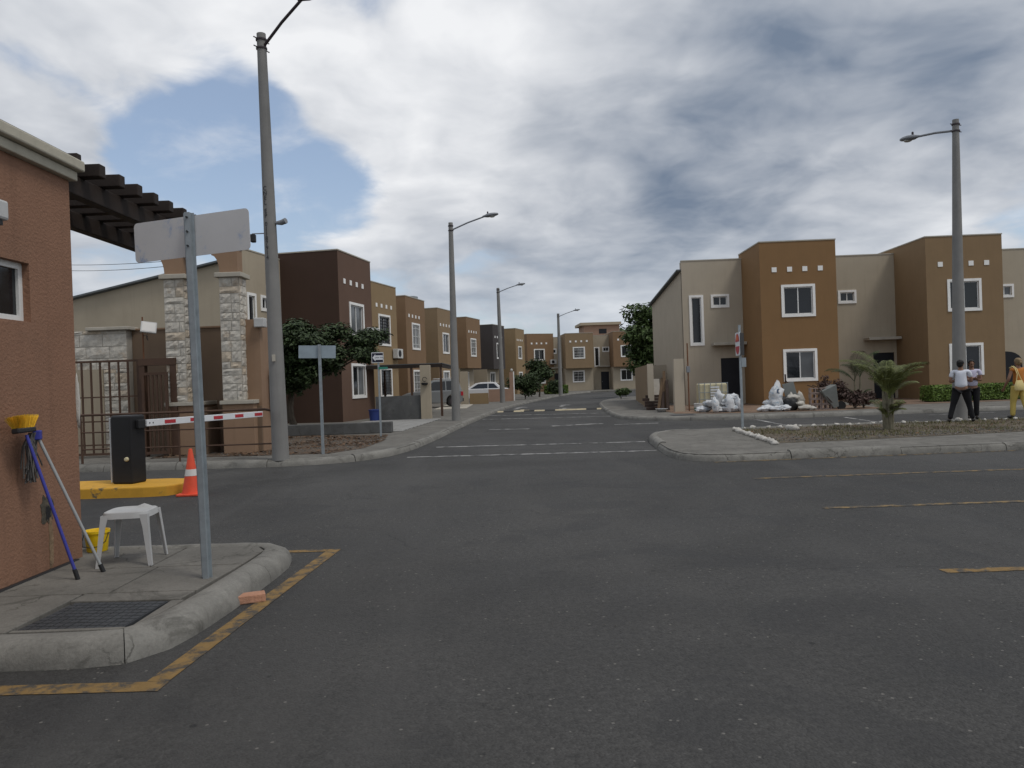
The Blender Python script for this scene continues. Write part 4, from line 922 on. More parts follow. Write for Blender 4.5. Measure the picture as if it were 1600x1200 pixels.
cp = thing('carport', 'slim brown steel carport frame in front of the barred sand house', 'carport', (0, 0, .13))
A = Vector((-6.6, 37.9, 2.38)); B = Vector((-3.18, 34.5, 2.2)); 
MB().box(-.05, .05, -.05, .05, 0, 2.2, Matrix.Translation((B.x, B.y, 0))).build('post', 'brown_steel', cp); MB().box(-.05, .05, -.05, .05, 0, 2.2, Matrix.Translation((-4.5, 34.5, 0))).build('post', 'brown_steel', cp); MB().box(-.05, .05, -.05, .05, 0, 2.2, Matrix.Translation((-6.55, 39.6, 0))).build('post', 'brown_steel', cp)
MB().box(-6.7, -3.1, 34.42, 34.56, 2.2, 2.36).build('beam', 'wood_dark', cp); MB().box(-3.24, -3.12, 34.57, 39.6, 2.2, 2.35).build('beam', 'wood_dark', cp); MB().box(-6.7, -3.1, 34.5, 39.6, 2.361, 2.39).build('roof_sheet', 'roof_metal', cp)
gp2 = MB().box(0, .5, 0, .45, 0, 2.2).build('gate_pier', 'beige'); gp2.location = (-3.42, 50.9, .13); tag(gp2, 'beige gate pier standing behind the silver car', 'pier')
yw = MB().box(0, 1.25, 0, .2, 0, .72).build('yard_wall', 'tan'); yw.location = (-2.85, 51.2, .13); tag(yw, 'low olive tan yard wall beyond the silver car', 'wall')
pw = MB().box(0, 1.65, 0, .2, 0, .9).build('yard_wall', 'pink_wall'); pw.location = (-1.72, 55.6, .13); tag(pw, 'pinkish yard wall in front of the white car', 'wall')
gp3 = thing('gate_pier', 'slim pink gate pier with a white edge next to the shrubs', 'pier', (-.18, 56.6, .13)); MB().box(0, .28, 0, .3, 0, 2.1).build('pier', 'pink_wall', gp3); MB().box(.281, .36, 0, .3, 0, 2.15).build('white_edge', 'white_trim', gp3); MB().blob((.18, .15, 2.25), (.1, .1, .12), 1, .1).build('lamp_globe', 'lens', gp3, smooth='all')
hp = struct(MB().box(-4.4, -2.6, 43, 50.5, .10, .16).build('drive', 'cap'))

# ------------------------------------------------------------------ vegetation
def leaf_cloud(m, clumps, n, size, seed=0, up=.45, shell=.55):
    rnd = random.Random(seed); W = [c[3] * c[4] * c[5] for c in clumps]
    for _ in range(n):
        c = rnd.choices(clumps, W)[0]
        d = Vector((rnd.gauss(0, 1), rnd.gauss(0, 1), rnd.gauss(0, 1))).normalized(); r = rnd.random() ** shell
        r *= 1 + .35 * mnoise.noise(d * 2.3 + Vector((c[0], c[1], c[2])))
        p = Vector((c[0] + d.x * r * c[3], c[1] + d.y * r * c[4], c[2] + d.z * r * c[5]))
        nrm = (Vector((rnd.gauss(0, 1), rnd.gauss(0, 1), rnd.gauss(0, 1))).normalized() * (1 - up) + d * .35 + Vector((0, 0, up))).normalized()
        a = nrm.orthogonal().normalized(); a = Matrix.Rotation(rnd.uniform(0, 2 * PI), 3, nrm) @ a; b = nrm.cross(a); s = size * rnd.uniform(.6, 1.35)
        m.add([p - a * s, p + b * s * .45 + nrm * s * .12, p + a * s, p - b * s * .45 + nrm * s * .12], [(0, 1, 2, 3)])
    return m
def limb(m, a, b, r0, r1, seed=0, n=5):
    a, b = Vector(a), Vector(b); pts = []
    for i in range(n + 1):
        t = i / n; p = a.lerp(b, t); k = (b - a).length * .06 * math.sin(PI * t); pts.append(p + Vector((mnoise.noise(Vector((t * 3, seed, 0))), mnoise.noise(Vector((t * 3, seed, 5))), 0)) * k * 2)
    m.tube(pts, [r0 + (r1 - r0) * i / n for i in range(n + 1)], 8)
def tree(name, label, loc, clumps, n, size, mt='leaf', trunk=.12, fork=1.2, seed=1, cat='tree', group=None, up=.45, trunk_r=None):
    t = thing(name, label, cat, loc, 0, group); rnd = random.Random(seed)
    m = MB(); f = Vector((rnd.uniform(-.1, .1), rnd.uniform(-.1, .1), fork)); limb(m, (0, 0, -.05), f, trunk, trunk * .75, seed); m.build('trunk', 'bark', t, smooth=True)
    for i, c in enumerate(clumps):
        m = MB(); limb(m, f - Vector((0, 0, .15)), (c[0], c[1], c[2] + c[5] * .2), trunk * .5, trunk * .12, seed + i, 6); m.build('branch', 'bark', t, smooth=True)
    leaf_cloud(MB(), clumps, n, size, seed, up).build('crown', mt, t)
    return t
def clumps_in(rnd, n, c, R_, s0, s1):
    out = []
    for _ in range(n):
        d = Vector((rnd.gauss(0, 1), rnd.gauss(0, 1), rnd.gauss(0, 1))).normalized() * rnd.random() ** .4; s = rnd.uniform(s0, s1)
        out.append((c[0] + d.x * R_[0], c[1] + d.y * R_[1], c[2] + d.z * R_[2], s * 1.25, s * 1.25, s * .75))
    return out
rn = random.Random(11)
# flat-topped tree on the left corner
cl = []
for k in range(34):
    u = rn.uniform(-1, 1); w = rn.uniform(-1, 1)
    cl.append((.4 + u * 2.05, w * 1.2, 2.95 - .18 * u * u + rn.uniform(-.35, .55) - (.35 if u < -.4 else 0), rn.uniform(.4, .65), rn.uniform(.4, .6), rn.uniform(.2, .36)))
cl += [(x_, y_, z_, .6, .5, .42) for x_, y_, z_ in ((-1.3, -.1, 2.9), (-1.0, .3, 2.5), (-.4, -.5, 2.5), (.3, -.6, 2.45), (.9, -.3, 2.4), (1.4, -.5, 2.45), (-.2, -.7, 1.95), (.6, -.7, 1.9), (-.9, -.5, 1.6), (-1.3, -.2, 1.9), (.2, -.4, 1.7))]
cl += [(-.9, 0, 1.75, .5, .5, .4), (-1.2, .2, 2.3, .6, .6, .5), (-.5, -.2, 2.2, .6, .5, .4), (.6, .1, 2.2, .6, .5, .3), (.1, 0, 2.0, .45, .5, .35), (1.3, -.1, 2.1, .45, .4, .25), (-.3, 0, 1.5, .3, .3, .25)]
tree('shade_tree', 'dark green flat-topped tree spreading behind the concrete lamp pole', (-7.05, 24.6, .13), cl, 38000, .078, 'leaf_dark', .13, 1.5, 3, up=.6)
# bushes and trees up the street
def bush(label, loc, R_, n, size, mt='leaf_dark', k=9, seed=1, name='shrub', s0=.35, s1=.6, cat='shrub', group=None, fork=.3, trunk=.04):
    r_ = random.Random(seed); c = clumps_in(r_, k, (0, 0, R_[2]), (R_[0] * .7, R_[1] * .7, R_[2] * .65), s0 * R_[0], s1 * R_[0])
    return tree(name, label, loc, c, n, size, mt, trunk, fork, seed, cat, group)
bush('dense dark green shrub beside the slim pink gate pier', (1.0, 60.2, .13), (1.25, 1.0, 1.15), 3800, .12, 'leaf_dark', 10, 5)
bush('tall bushy garden tree behind the pink gate pier', (2.35, 66.5, .13), (1.35, 1.3, 1.95), 4200, .14, 'leaf_dark', 12, 6, 'garden_tree', cat='tree', fork=1.0, trunk=.08)
bush('low round shrub by the lamp pole at the bend', (4.3, 76.0, .13), (1.2, .9, .8), 2200, .12, 'leaf_dark', 8, 7)
bush('small weed tuft at the far end of the beige yard wall', (7.4, 52.2, .13), (.6, .5, .45), 900, .1, 'leaf', 6, 8)
c = clumps_in(random.Random(21), 34, (0, 0, 4.2), (2.5, 2.2, 2.4), .8, 1.35)
tree('broadleaf_tree', 'large leafy tree rising behind the beige yard wall', (11.3, 58.5, .13), c, 14000, .20, 'leaf', .22, 2.0, 21)
c = clumps_in(random.Random(22), 24, (0, 0, 5.6), (5.0, 3.0, 2.2), 1.4, 2.2)
tree('broadleaf_tree', 'distant dark round-topped tree behind the rooftop room', (17.5, 106, .13), c, 8000, .34, 'leaf_dark', .3, 3.0, 22)
bush('leafy shrub top showing over the stone clad wall', (-11.1, 21.5, .13), (1.0, .6, 1.72), 2600, .09, 'leaf_hedge', 10, 12)
bush('leafy shrub top showing over the wall between the stone pillars', (-7.6, 20.6, .13), (1.0, .5, 1.70), 2600, .09, 'leaf', 10, 13)
# clipped hedge
def hedge(label, x0, x1, y0, y1, h, n, mt='leaf_hedge', size=.055):
    t = thing('hedge', label, 'hedge', ((x0 + x1) / 2, (y0 + y1) / 2, .13)); L = (x1 - x0) / 2; w = (y1 - y0) / 2; r_ = random.Random(4); m = MB()
    MB().box(-L * .96, L * .96, -w * .8, w * .8, 0, h * .86).build('twig_core', 'leaf_dark', t)
    for _ in range(n):
        f = r_.random(); k = 1 + .0
        if f < .45: p = Vector((r_.uniform(-L, L), -w + r_.uniform(-.04, .06), r_.uniform(.05, h))); nr = Vector((0, -1, .3))
        elif f < .85: p = Vector((r_.uniform(-L, L), r_.uniform(-w, w), h + r_.uniform(-.05, .05) + .04 * mnoise.noise(Vector((r_.uniform(0, 9), 0, 0))))); nr = Vector((0, 0, 1))
        else: s = r_.choice((-1, 1)); p = Vector((s * L + r_.uniform(-.05, .05), r_.uniform(-w, w), r_.uniform(.05, h))); nr = Vector((s, 0, .3))
        nr = (nr + Vector((r_.gauss(0, .6), r_.gauss(0, .6), r_.gauss(0, .6)))).normalized(); a = nr.orthogonal().normalized(); a = Matrix.Rotation(r_.uniform(0, 6.3), 3, nr) @ a; b = nr.cross(a); s = size * r_.uniform(.7, 1.3)
        m.add([p - a * s, p + b * s * .5, p + a * s, p - b * s * .5], [(0, 1, 2, 3)])
    m.build('foliage', mt, t); return t
hedge('clipped bright green hedge under the taupe house window', 17.05, 22.6, 31.2, 32.1, .62, 7000)
hedge('short clipped hedge beside the lamp pole at the street bend', 3.3, 5.6, 77.4, 78.2, .8, 1800, 'leaf_hedge', .1)

def palm(label, loc, stems, nf, L, seed=1, scale=1.0, mt='leaf_palm', drop=1.0):
    t = thing('areca_palm', label, 'palm', loc); r_ = random.Random(seed)
    for s in range(stems):
        a = 2 * PI * s / stems + r_.uniform(-.3, .3); b = Vector((.06 * math.cos(a), .06 * math.sin(a), 0)) * (1 + .5 * r_.random()); tall = s % 2 == 0; h = (r_.uniform(.72, .98) if tall else r_.uniform(.15, .4)) * scale
        tp_ = b + Vector((.04 * math.cos(a), .04 * math.sin(a), h))
        MB().tube([b, b.lerp(tp_, .5) + Vector((0, 0, .02)), tp_], [.055 * scale, .042 * scale, .028 * scale], 8).build('stem', 'palm_stem', t, smooth=True)
        for k in range(nf if tall else 2):
            az = a + r_.uniform(-1.3, 1.3) + (PI if r_.random() < .15 else 0); ln = L * r_.uniform(.6, 1.1) * (1.0 if tall else .55); el = r_.uniform(.85, 1.45); m = MB(); pts = []; p = tp_.copy(); e = el
            for j in range(11):
                pts.append(p.copy()); p = p + Vector((math.cos(az) * math.cos(e), math.sin(az) * math.cos(e), math.sin(e))) * (ln / 10); e -= .17 * drop * (.4 + j * .14)
            m.tube(pts, [.009 * scale * (1 - j / 12) + .002 for j in range(11)], 5)
            for j in range(5, 30):
                u = j / 30 * 10; i0 = min(int(u), 9); q = pts[i0].lerp(pts[i0 + 1], u - i0); tg = (pts[i0 + 1] - pts[i0]).normalized(); sd_ = tg.cross(Vector((0, 0, 1)))
                if sd_.length < .05: sd_ = Vector((math.sin(az), -math.cos(az), 0))
                sd_.normalize(); ll = ln * .30 * math.sin(PI * min(1, .12 + .85 * j / 30)) ** .7
                for sg in (-1, 1):
                    d = (tg * .75 + sd_ * sg * .9 + Vector((0, 0, .10))).normalized(); md = q + d * ll * .55; e_ = q + d * ll + Vector((0, 0, -ll * .38)); wv = tg * (.0075 * scale + .002)
                    m.add([q - wv * .5, md - wv, e_, md + wv, q + wv * .5], [(0, 1, 3, 4), (1, 2, 3)])
            m.build('frond', mt, t)
    return t
palm('clumping palm with arching fronds on the island bed', (8.93, 18.3, .14), 8, 6, 1.2, 3, 1.0, drop=.8)
palm('small potted-size palm against the taupe house by its door', (13.75, 30.6, .14), 4, 4, 1.5, 5, 1.2, 'leaf_dark', .8)

def ground_scatter(name, label, poly, n, mode, mt, z, size, seed=1, cat=None):
    r_ = random.Random(seed); xs = [p[0] for p in poly]; ys = [p[1] for p in poly]; m = MB(); k = 0
    def inside(x, y):
        c = False; j = len(poly) - 1
        for i in range(len(poly)):
            if (poly[i][1] > y) != (poly[j][1] > y) and x < (poly[j][0] - poly[i][0]) * (y - poly[i][1]) / (poly[j][1] - poly[i][1]) + poly[i][0]: c = not c
            j = i
        return c
    while k < n:
        x, y = r_.uniform(min(xs), max(xs)), r_.uniform(min(ys), max(ys))
        if not inside(x, y): continue
        if mode != 'stone' and mnoise.noise(Vector((x * .9, y * .9, seed))) + r_.uniform(-.35, .35) < -.05: k += .25; continue
        k += 1; s = size * r_.uniform(.5, 1.4); a = r_.uniform(0, 2 * PI); ca, sa_ = math.cos(a), math.sin(a)
        if mode == 'grass':
            h = s * r_.uniform(.6, 1.6); l = Vector((ca, sa_, 0)) * h * r_.uniform(.2, .8); w = Vector((-sa_, ca, 0)) * .006
            p = Vector((x, y, z)); m.add([p - w, p + w, p + l * .45 + Vector((0, 0, h * .7)) + w * .6, p + l + Vector((0, 0, h))], [(0, 1, 2), (0, 2, 3)])
        elif mode == 'leaf':
            p = Vector((x, y, z + r_.uniform(.004, .02))); u = Vector((ca, sa_, r_.uniform(-.3, .3))) * s; v = Vector((-sa_, ca, r_.uniform(-.3, .3))) * s * .5
            m.add([p - u, p + v, p + u, p - v], [(0, 1, 2, 3)])
        else:
            p = Vector((x, y, z + s * .2)); vs = [p + Vector((ca, sa_, 0)) * s, p + Vector((-sa_, ca, 0)) * s * .8, p - Vector((ca, sa_, 0)) * s * .9, p - Vector((-sa_, ca, 0)) * s, p + Vector((0, 0, s * .7)), p - Vector((0, 0, s * .5))]
            m.add(vs, [(0, 1, 4), (1, 2, 4), (2, 3, 4), (3, 0, 4), (1, 0, 5), (2, 1, 5), (3, 2, 5), (0, 3, 5)])
    return tag(m.build(name, mt), label, cat, kind='stuff')
LIT = [(-8.2, 17.3), (-5.2, 17.05), (-4.1, 17.0), (-3.55, 18.2), (-3.45, 20.5), (-3.75, 22.9), (-7.6, 23.4), (-9.5, 23.5)]
ground_scatter('fallen_leaves', 'brown fallen leaves strewn over the bare soil under the tree', LIT, 3800, 'leaf', 'leaf_dry', .134, .055, 2, 'leaves')
ground_scatter('soil_stones', 'small pale stones mixed in the bare soil under the tree', LIT, 1500, 'stone', 'gravel', .134, .022, 6, 'stones')
BED = [(5.5, 15.85), (7, 15.95), (11, 16.6), (16, 16.8), (20, 17), (20, 20.3), (12, 20.25), (5.85, 19.8)]
ground_scatter('dry_grass', 'thin dry grass growing on the island planting bed', BED, 9000, 'grass', 'grass', .134, .042, 3, 'grass')
ground_scatter('bed_leaves', 'dead leaves scattered on the island planting bed', BED, 1500, 'leaf', 'leaf_dry', .134, .04, 4, 'leaves')
ground_scatter('bed_gravel', 'grey gravel spread along the island planting bed', [(5.4, 15.8), (11, 16.5), (20, 16.9), (20, 17.9), (11, 17.6), (5.5, 17)], 1500, 'stone', 'gravel', .134, .022, 5, 'gravel')
ground_scatter('road_grit', 'loose grit lying along the kerbs and over the asphalt', [(-2.0, 3.2), (6, 3.2), (9, 13.8), (-5, 11.5), (-1.75, 7.5)], 420, 'stone', 'gravel', .001, .006, 8, 'grit')

# whitewashed border stones
sm = [MB().blob((0, 0, .045), (.12, .085, .065), k, .8, 9, 6).mesh('border_stone', 'whitewash') for k in range(5)]
for me in sm:
    for p in me.polygons: p.use_smooth = True
def bstone(x, y, z, s, label, group):
    o = bpy.data.objects.new('border_stone', random.choice(sm)); col.objects.link(o); o.location = (x, y, z); o.rotation_euler = (0, 0, random.uniform(0, 6.3)); o.scale = (s, s, s * random.uniform(.8, 1.2)); tag(o, label, 'stone', group)
for k in range(24):
    a = k / 23; bstone(5.62 + (5.27 - 5.62) * a + random.uniform(-.02, .02), 19.45 + (15.5 - 19.45) * a, .13, random.uniform(.62, .85), 'whitewashed stone in the row closing the end of the planting bed', 'white stones across the end of the bed')
for k in range(26):
    bstone(6.0 + k * .30 + random.uniform(-.08, .08), 20.05 + random.uniform(-.06, .06), .13, random.uniform(.45, .8), 'whitewashed stone in the row along the far edge of the planting bed', 'white stones along the far edge of the bed')
bstone(6.9, 19.0, .13, 1.6, 'large pale stone lying alone in the dry grass', 'single bed stone')

# ------------------------------------------------------------------ rubble and stores before the ochre house
ZY = .137
bc = thing('liquid_tote', 'yellowish caged liquid tote standing by the dark front door', 'tote', (7.72, 31.7, ZY), R(-6))
MB().box(-.0, 1.12, 0, 1.0, .14, 1.06).build('tank', 'tote', bc, bevel=.05); MB().box(-.03, 1.15, -.03, 1.03, 0, .12).build('pallet', 'timber_dark', bc)
for i in range(6): x = -.02 + i * 1.16 / 5; MB().box(x - .012, x + .012, -.045, -.02, .12, 1.1).build('cage_bar', 'galv', bc)
for z in (.14, .42, .70, 1.08): MB().box(-.03, 1.15, -.062, -.046, z - .012, z + .012).build('cage_rail', 'galv', bc)
for k in range(7): MB().box(.44, .80, -.075, -.063, .22 + k * .11, .28 + k * .11).build('label_strip', 'white_paint', bc)
def sack(x, y, z, s, label, group, rz=0, tilt=0, mt='sack_white', seed=0, up=False):
    m = MB(); r = (.20, .16, .36) if up else (.34, .22, .13)
    m.blob((0, 0, r[2]), r, seed, .38, 16, 12, 2.2)
    for v in m.v:
        v.z = max(v.z, 0); v += Vector((mnoise.noise(v * 7 + Vector((seed, 0, 0))), mnoise.noise(v * 7 + Vector((0, seed, 0))), mnoise.noise(v * 7))) * .035 + Vector((0, 0, .02 * mnoise.noise(Vector((v.x * 22, v.y * 9, seed)))))
        if up and v.z > r[2] * 1.5: k = 1 - .5 * (v.z - r[2] * 1.5) / (r[2] * .5); v.x *= k; v.y *= k
    o = m.build('cement_sack', mt, None, smooth='all'); o.location = (x, y, z); o.scale = (s, s, s); o.rotation_euler = (tilt, 0, rz); return tag(o, label, 'sack', group)
G1 = 'white sacks heaped beside the sign post'; L1 = 'white building sack in the heap before the dark front door'
for i, (x, y, z, s, rz, up) in enumerate([(7.30, 29.5, 0, .9, .3, 0), (7.75, 29.1, 0, 1.0, 1.2, 0), (8.25, 28.95, 0, 1.0, .4, 0), (7.55, 29.35, .2, 1.0, 2.0, 0), (7.75, 29.0, .3, .8, .2, 1), (8.05, 29.2, .22, 1.0, .9, 0), (8.45, 29.3, .05, 1.0, 2.2, 0), (8.15, 28.85, .0, .9, .1, 1), (8.35, 29.25, .45, .9, .5, 0), (7.62, 28.8, 0, .85, .8, 1), (7.9, 29.3, .48, .85, 1.5, 0), (8.55, 28.95, 0, .8, 1.9, 1)]):
    sack(x, y, ZY + z, s, L1, G1, rz, random.uniform(-.2, .2), 'sack_white', i, bool(up))
ts = thing('printed_sack', 'tall upright printed white sack leaning at the ochre wall', 'sack', (9.80, 28.55, ZY), R(10))
m = MB().blob((0, 0, .52), (.26, .18, .56), 31, .30, 28, 24)
for v in m.v:
    v += Vector((mnoise.noise(v * 5) + .5 * mnoise.noise(v * 13), mnoise.noise(v * 5 + Vector((4, 0, 0))) + .6 * mnoise.noise(v * 14 + Vector((1, 2, 3))), .6 * mnoise.noise(v * 9))) * .07
    if v.z > .7: k = (v.z - .7) / .4; v.x = v.x * (1 - .35 * k) + .10 * k; v.y = v.y * (1 - .75 * min(k, 1)) + .05 * k
    v.z = max(v.z, 0)
m.build('sack_body', 'sack_white', ts, smooth='all')
m = MB(); pts = [(.10 * math.cos(R(a)), .10 * math.sin(R(a))) for a in range(60, 301, 20)] + [(.02 + .075 * math.cos(R(a)), .075 * math.sin(R(a))) for a in range(290, 69, -20)]; n = len(pts)
m.add([(x * .8 + .02, -.175, .74 + z * .8) for x, z in pts] + [(x * .8 + .02, -.12, .74 + z * .8) for x, z in pts], [tuple(range(n)), tuple(reversed(range(n, 2 * n)))] + [((i + 1) % n, i, i + n, (i + 1) % n + n) for i in range(n)]); m.build('printed_mark', 'print_blue', ts)
G2 = 'white sacks slumped at the ochre wall'
for i, (x, y, z, s, rz, up) in enumerate([(9.45, 28.5, 0, .9, .5, 0), (9.25, 28.35, 0, .7, .2, 0), (9.55, 28.75, .2, .8, 1.2, 0), (10.05, 28.35, 0, .9, .9, 0), (9.7, 28.25, 0, .75, .1, 0)]): sack(x, y, ZY + z, s, 'white sack slumped at the foot of the tall printed sack', G2, rz, 0, 'sack_white', 40 + i, bool(up))
G3 = 'cream sacks beside the block stack'
for i, (x, y, z, s, rz, up) in enumerate([(10.45, 28.6, .38, .8, .4, 0), (10.6, 28.4, .15, .75, 1.0, 0), (10.75, 28.25, 0, .8, .3, 0), (10.95, 28.15, 0, .6, 1.8, 0), (10.42, 28.75, .0, .9, .2, 1), (10.85, 29.0, 0, .95, .6, 1)]): sack(x, y, ZY + z, s, 'cream sack between the black bags and the block stack', G3, rz, 0, 'sack_cream', 60 + i, bool(up))
for i, (x, y, s) in enumerate([(10.15, 28.9, 1.0), (10.3, 28.45, .9), (10.05, 28.95, .8)]):
    o = MB().blob((0, 0, .25), (.3, .26, .28), 70 + i, .4, 14, 10).build('rubbish_bag', 'black_plastic', None, smooth='all'); o.location = (x, y, ZY - .01); o.scale = (s,) * 3; tag(o, 'black rubbish bag between the printed sack and the cream sacks', 'bag', 'black rubbish bags')
for r_ in range(4):
    for c_ in range(2):
        x0 = 11.0 + c_ * .40; z0 = ZY + r_ * .205
        m = MB(); W_, H_ = .385, .195
        for a, b, c2, d2 in ((0, W_, 0, .035), (0, W_, H_ - .035, H_), (0, .04, .035, H_ - .035), (W_ - .04, W_, .035, H_ - .035), (W_ / 2 - .02, W_ / 2 + .02, .035, H_ - .035)): m.box(a, b, 0, .2, c2, d2)
        o = m.build('hollow_block', 'block_pile'); o.location = (x0 + random.uniform(-.01, .01), 28.35, z0); o.rotation_euler = (0, 0, R(random.uniform(-3, 3))); tag(o, 'hollow building block stacked in two columns by the ochre wall', 'block', 'stacked hollow blocks')
wb = thing('grey_board', 'grey board tilted against a pole beside the cream sacks', 'board', (10.45, 29.0, ZY)); MB().box(-.02, .42, -.02, .02, .35, 1.0, Matrix.Rotation(R(-14), 4, 'Y')).build('panel', 'grey_sheet', wb, bevel=.01); MB().tube([(-.12, .0, 0), (-.12, .02, 1.35)], .03, 8).build('pole', 'timber_dark', wb); MB().tube([(-.1, 0, 1.1), (.5, .0, .3)], .015, 6).build('brace', 'timber_dark', wb)
wb = thing('wheelbarrow', 'upended grey wheelbarrow between the block stack and the reddish shrubs', 'wheelbarrow', (11.95, 28.4, ZY), R(0))
Mw = Matrix.Translation((0, 0, .02)) @ Matrix.Rotation(R(-24), 4, 'Y'); m = MB(); A_ = [(-.10, -.1), (.10, -.1), (.10, .1), (-.10, .1)]; B_ = [(-.30, -.26), (.30, -.26), (.30, .26), (-.30, .26)]
m.add([Mw @ Vector((x, y, .05)) for x, y in A_] + [Mw @ Vector((x, y, .85)) for x, y in B_], [(3, 2, 1, 0), (0, 1, 5, 4), (1, 2, 6, 5), (2, 3, 7, 6), (3, 0, 4, 7), (4, 5, 6, 7)]); m.build('tray', 'grey_sheet', wb, bevel=.02)
for s in (-1, 1): MB().tube([Mw @ Vector((-.1, s * .18, .3)), Mw @ Vector((-.34, s * .22, 1.05)), Mw @ Vector((-.5, s * .24, 1.2))], .018, 6).build('handle', 'timber_dark', wb)
MB().tube([Mw @ Vector((.22, -.04, .02)), Mw @ Vector((.22, .04, .02))], .16, 16).build('wheel', 'tyre', wb)
G4 = 'reddish shrubs before the ochre house'
for i, (x, y, s, h) in enumerate([(12.25, 28.9, .5, .62), (12.7, 28.4, .5, .42), (13.1, 28.6, .42, .40), (12.1, 29.6, .4, .80)]):
    bush(('dark reddish shrub with sparse twigs right beside the wheelbarrow', 'dark reddish shrub spreading low between two others before the ochre house', 'low reddish shrub closest to the small palm by the door', 'tallest reddish shrub, upright behind the wheelbarrow')[i], (x, y, ZY), (s, .4, h), 900, .06, 'leaf_red', 9, 30 + i, s0=.3, s1=.5, group=G4, fork=.15, trunk=.02)
pm = thing('meter_pipe', 'thin rusty upright pipe with a meter against the pale house front', 'pipe', (7.05, 30.7, ZY)); MB().tube([(0, 0, 0), (0, 0, 2.72)], .028, 8).build('pipe', 'rust_steel', pm); MB().box(-.07, .07, -.08, .03, 1.55, 1.8).build('meter', 'lamp_grey', pm, bevel=.01)
gq = MB().box(-.2, .2, -.15, .15, 0, 2.12).build('gate_pier', 'greige'); gq.location = (6.70, 30.9, .128); tag(gq, 'free standing pale gate pier beside the rusty pipe', 'pier')
yw2 = thing('yard_wall', 'beige yard wall running back beside the leaning timbers', 'wall', (6.05, 33.5, .128), math.atan2(14.5, 1.75)); MB().box(.3, 14.6, -.09, .09, 0, 1.98).build('wall', 'tan_c', yw2); MB().box(0, .3, -.13, .13, 0, 2.0).build('end_pier', 'greige', yw2); 
yw3 = MB().box(7.25, 8.6, 42.0, 42.2, 0, 2.05).build('yard_wall', 'greige'); yw3.location.z = .128; tag(yw3, 'short pale cross wall behind the leaning timbers', 'wall')
G5 = 'timbers leaning beside the pale gate pier'
for i, (x, y, lx, ly, h, mt_) in enumerate([(6.15, 32.4, .30, .5, 1.35, 'timber'), (6.3, 32.3, .20, .6, 1.2, 'timber_dark'), (6.38, 32.4, .15, .5, 1.4, 'timber'), (6.5, 32.2, .1, .55, 1.25, 'timber_dark'), (6.2, 32.7, .34, .3, 1.15, 'timber_dark'), (6.44, 32.5, .08, .4, 1.65, 'timber'), (6.56, 32.4, .02, .5, 1.1, 'timber_dark')]):
    o = MB().box(-.06, .06, -.03, .03, 0, 1).build('plank', mt_); v = Vector((lx, ly, h)); o.matrix_world = Matrix.Translation((x, y, ZY)) @ v.to_track_quat('Z', 'Y').to_matrix().to_4x4() @ Matrix.Diagonal((1, 1, v.length, 1)); tag(o, 'rough plank leaning beside the pale gate pier', 'plank', G5)
for i in range(5):
    o = MB().box(-.45, .35, -.08, .08, 0, .12).build('timber_offcut', 'timber_dark'); o.location = (6.2 + random.uniform(-.1, .1), 33.0 + .2 * i, ZY + .125 * i); o.rotation_euler = (0, 0, R(random.uniform(-15, 15))); tag(o, 'dark timber offcut in the pile at the end of the yard wall', 'timber', 'dark timber pile')
ws = thing('white_sheet', 'stained white board leaning on the cross wall', 'board', (6.45, 36.5, .13)); MB().box(0, .6, 0, .03, 0, 1.35, Matrix.Rotation(R(-12), 4, 'X')).build('panel', 'sack_cream', ws)
bs2 = thing('basin', 'shallow white basin on the soil by the leaning timbers', 'basin', (6.0, 31.0, ZY)); MB().lathe([(.12, 0), (.16, .01), (.24, .12), (.26, .125), (.25, .13), (.15, .03), (.01, .02)], 18).build('bowl', 'plastic_white', bs2, smooth=True)
bt = thing('paint_bucket', 'white bucket with a green lower half by the rusty pipe', 'bucket', (7.38, 30.6, ZY)); MB().lathe([(.13, 0), (.15, .01), (.16, .14)], 16).build('lower_half', 'bucket_green', bt, smooth=True); MB().lathe([(.161, .14), (.17, .3), (.18, .3), (.16, .31), (.02, .31)], 16).build('upper_half', 'plastic_white', bt, smooth=True)
mh = MB().box(-.4, .4, -.35, .35, 0, .012).build('manhole_cover', 'iron'); mh.location = (6.2, 28.1, .129); tag(mh, 'flat dark manhole cover in the pavement before the pale gate pier', 'manhole')
struct(MB().sheet([(7.1, 30.3), (8.9, 29.6), (9.1, 28.2), (7.2, 28.3)], .1385).build('sandy_patch', 'yard_soil'))

# no-entry sign, turned away
ne = thing('no_entry_sign', 'narrow red and white no-entry sign turned edgeways on a steel post', 'sign', (5.98, 20.05, .13), R(0))
MB().box(-.03, .03, -.02, .02, 0, 2.72).build('post', 'galv', ne)
M = Matrix.Translation((-.07, -.04, 2.22)) @ Matrix.Rotation(R(-96), 4, 'Z'); pl = round_plate(MB(), .60, .60, .006, .04, M).build('plate', 'white_paint', ne)
def disc(m, r, y, M, z0=-9, z1=9, n=40):
    pts = [(r * math.cos(2 * PI * k / n), max(z0, min(z1, r * math.sin(2 * PI * k / n)))) for k in range(n)]
    m.add([M @ Vector((x, y, z)) for x, z in pts] + [M @ Vector((x, y + .003, z)) for x, z in pts], [tuple(range(n)), tuple(reversed(range(n, 2 * n)))] + [((i + 1) % n, i, i + n, (i + 1) % n + n) for i in range(n)]); return m
disc(MB(), .27, -.008, M, z0=.06).build('red_field', 'red_paint', pl); disc(MB(), .27, -.008, M, z1=-.06).build('red_field', 'red_paint', pl); disc(MB(), .09, -.0115, M @ Matrix.Translation((0, 0, .16)) @ Matrix.Diagonal((1, 1, .8, 1))).build('orange_mark', 'sign_orange', pl)
M2 = Matrix.Translation((.06, .0, 2.22)) @ Matrix.Rotation(R(58), 4, 'Z'); round_plate(MB(), .34, .58, .006, .04, M2).build('back_plate', 'black_paint', ne)
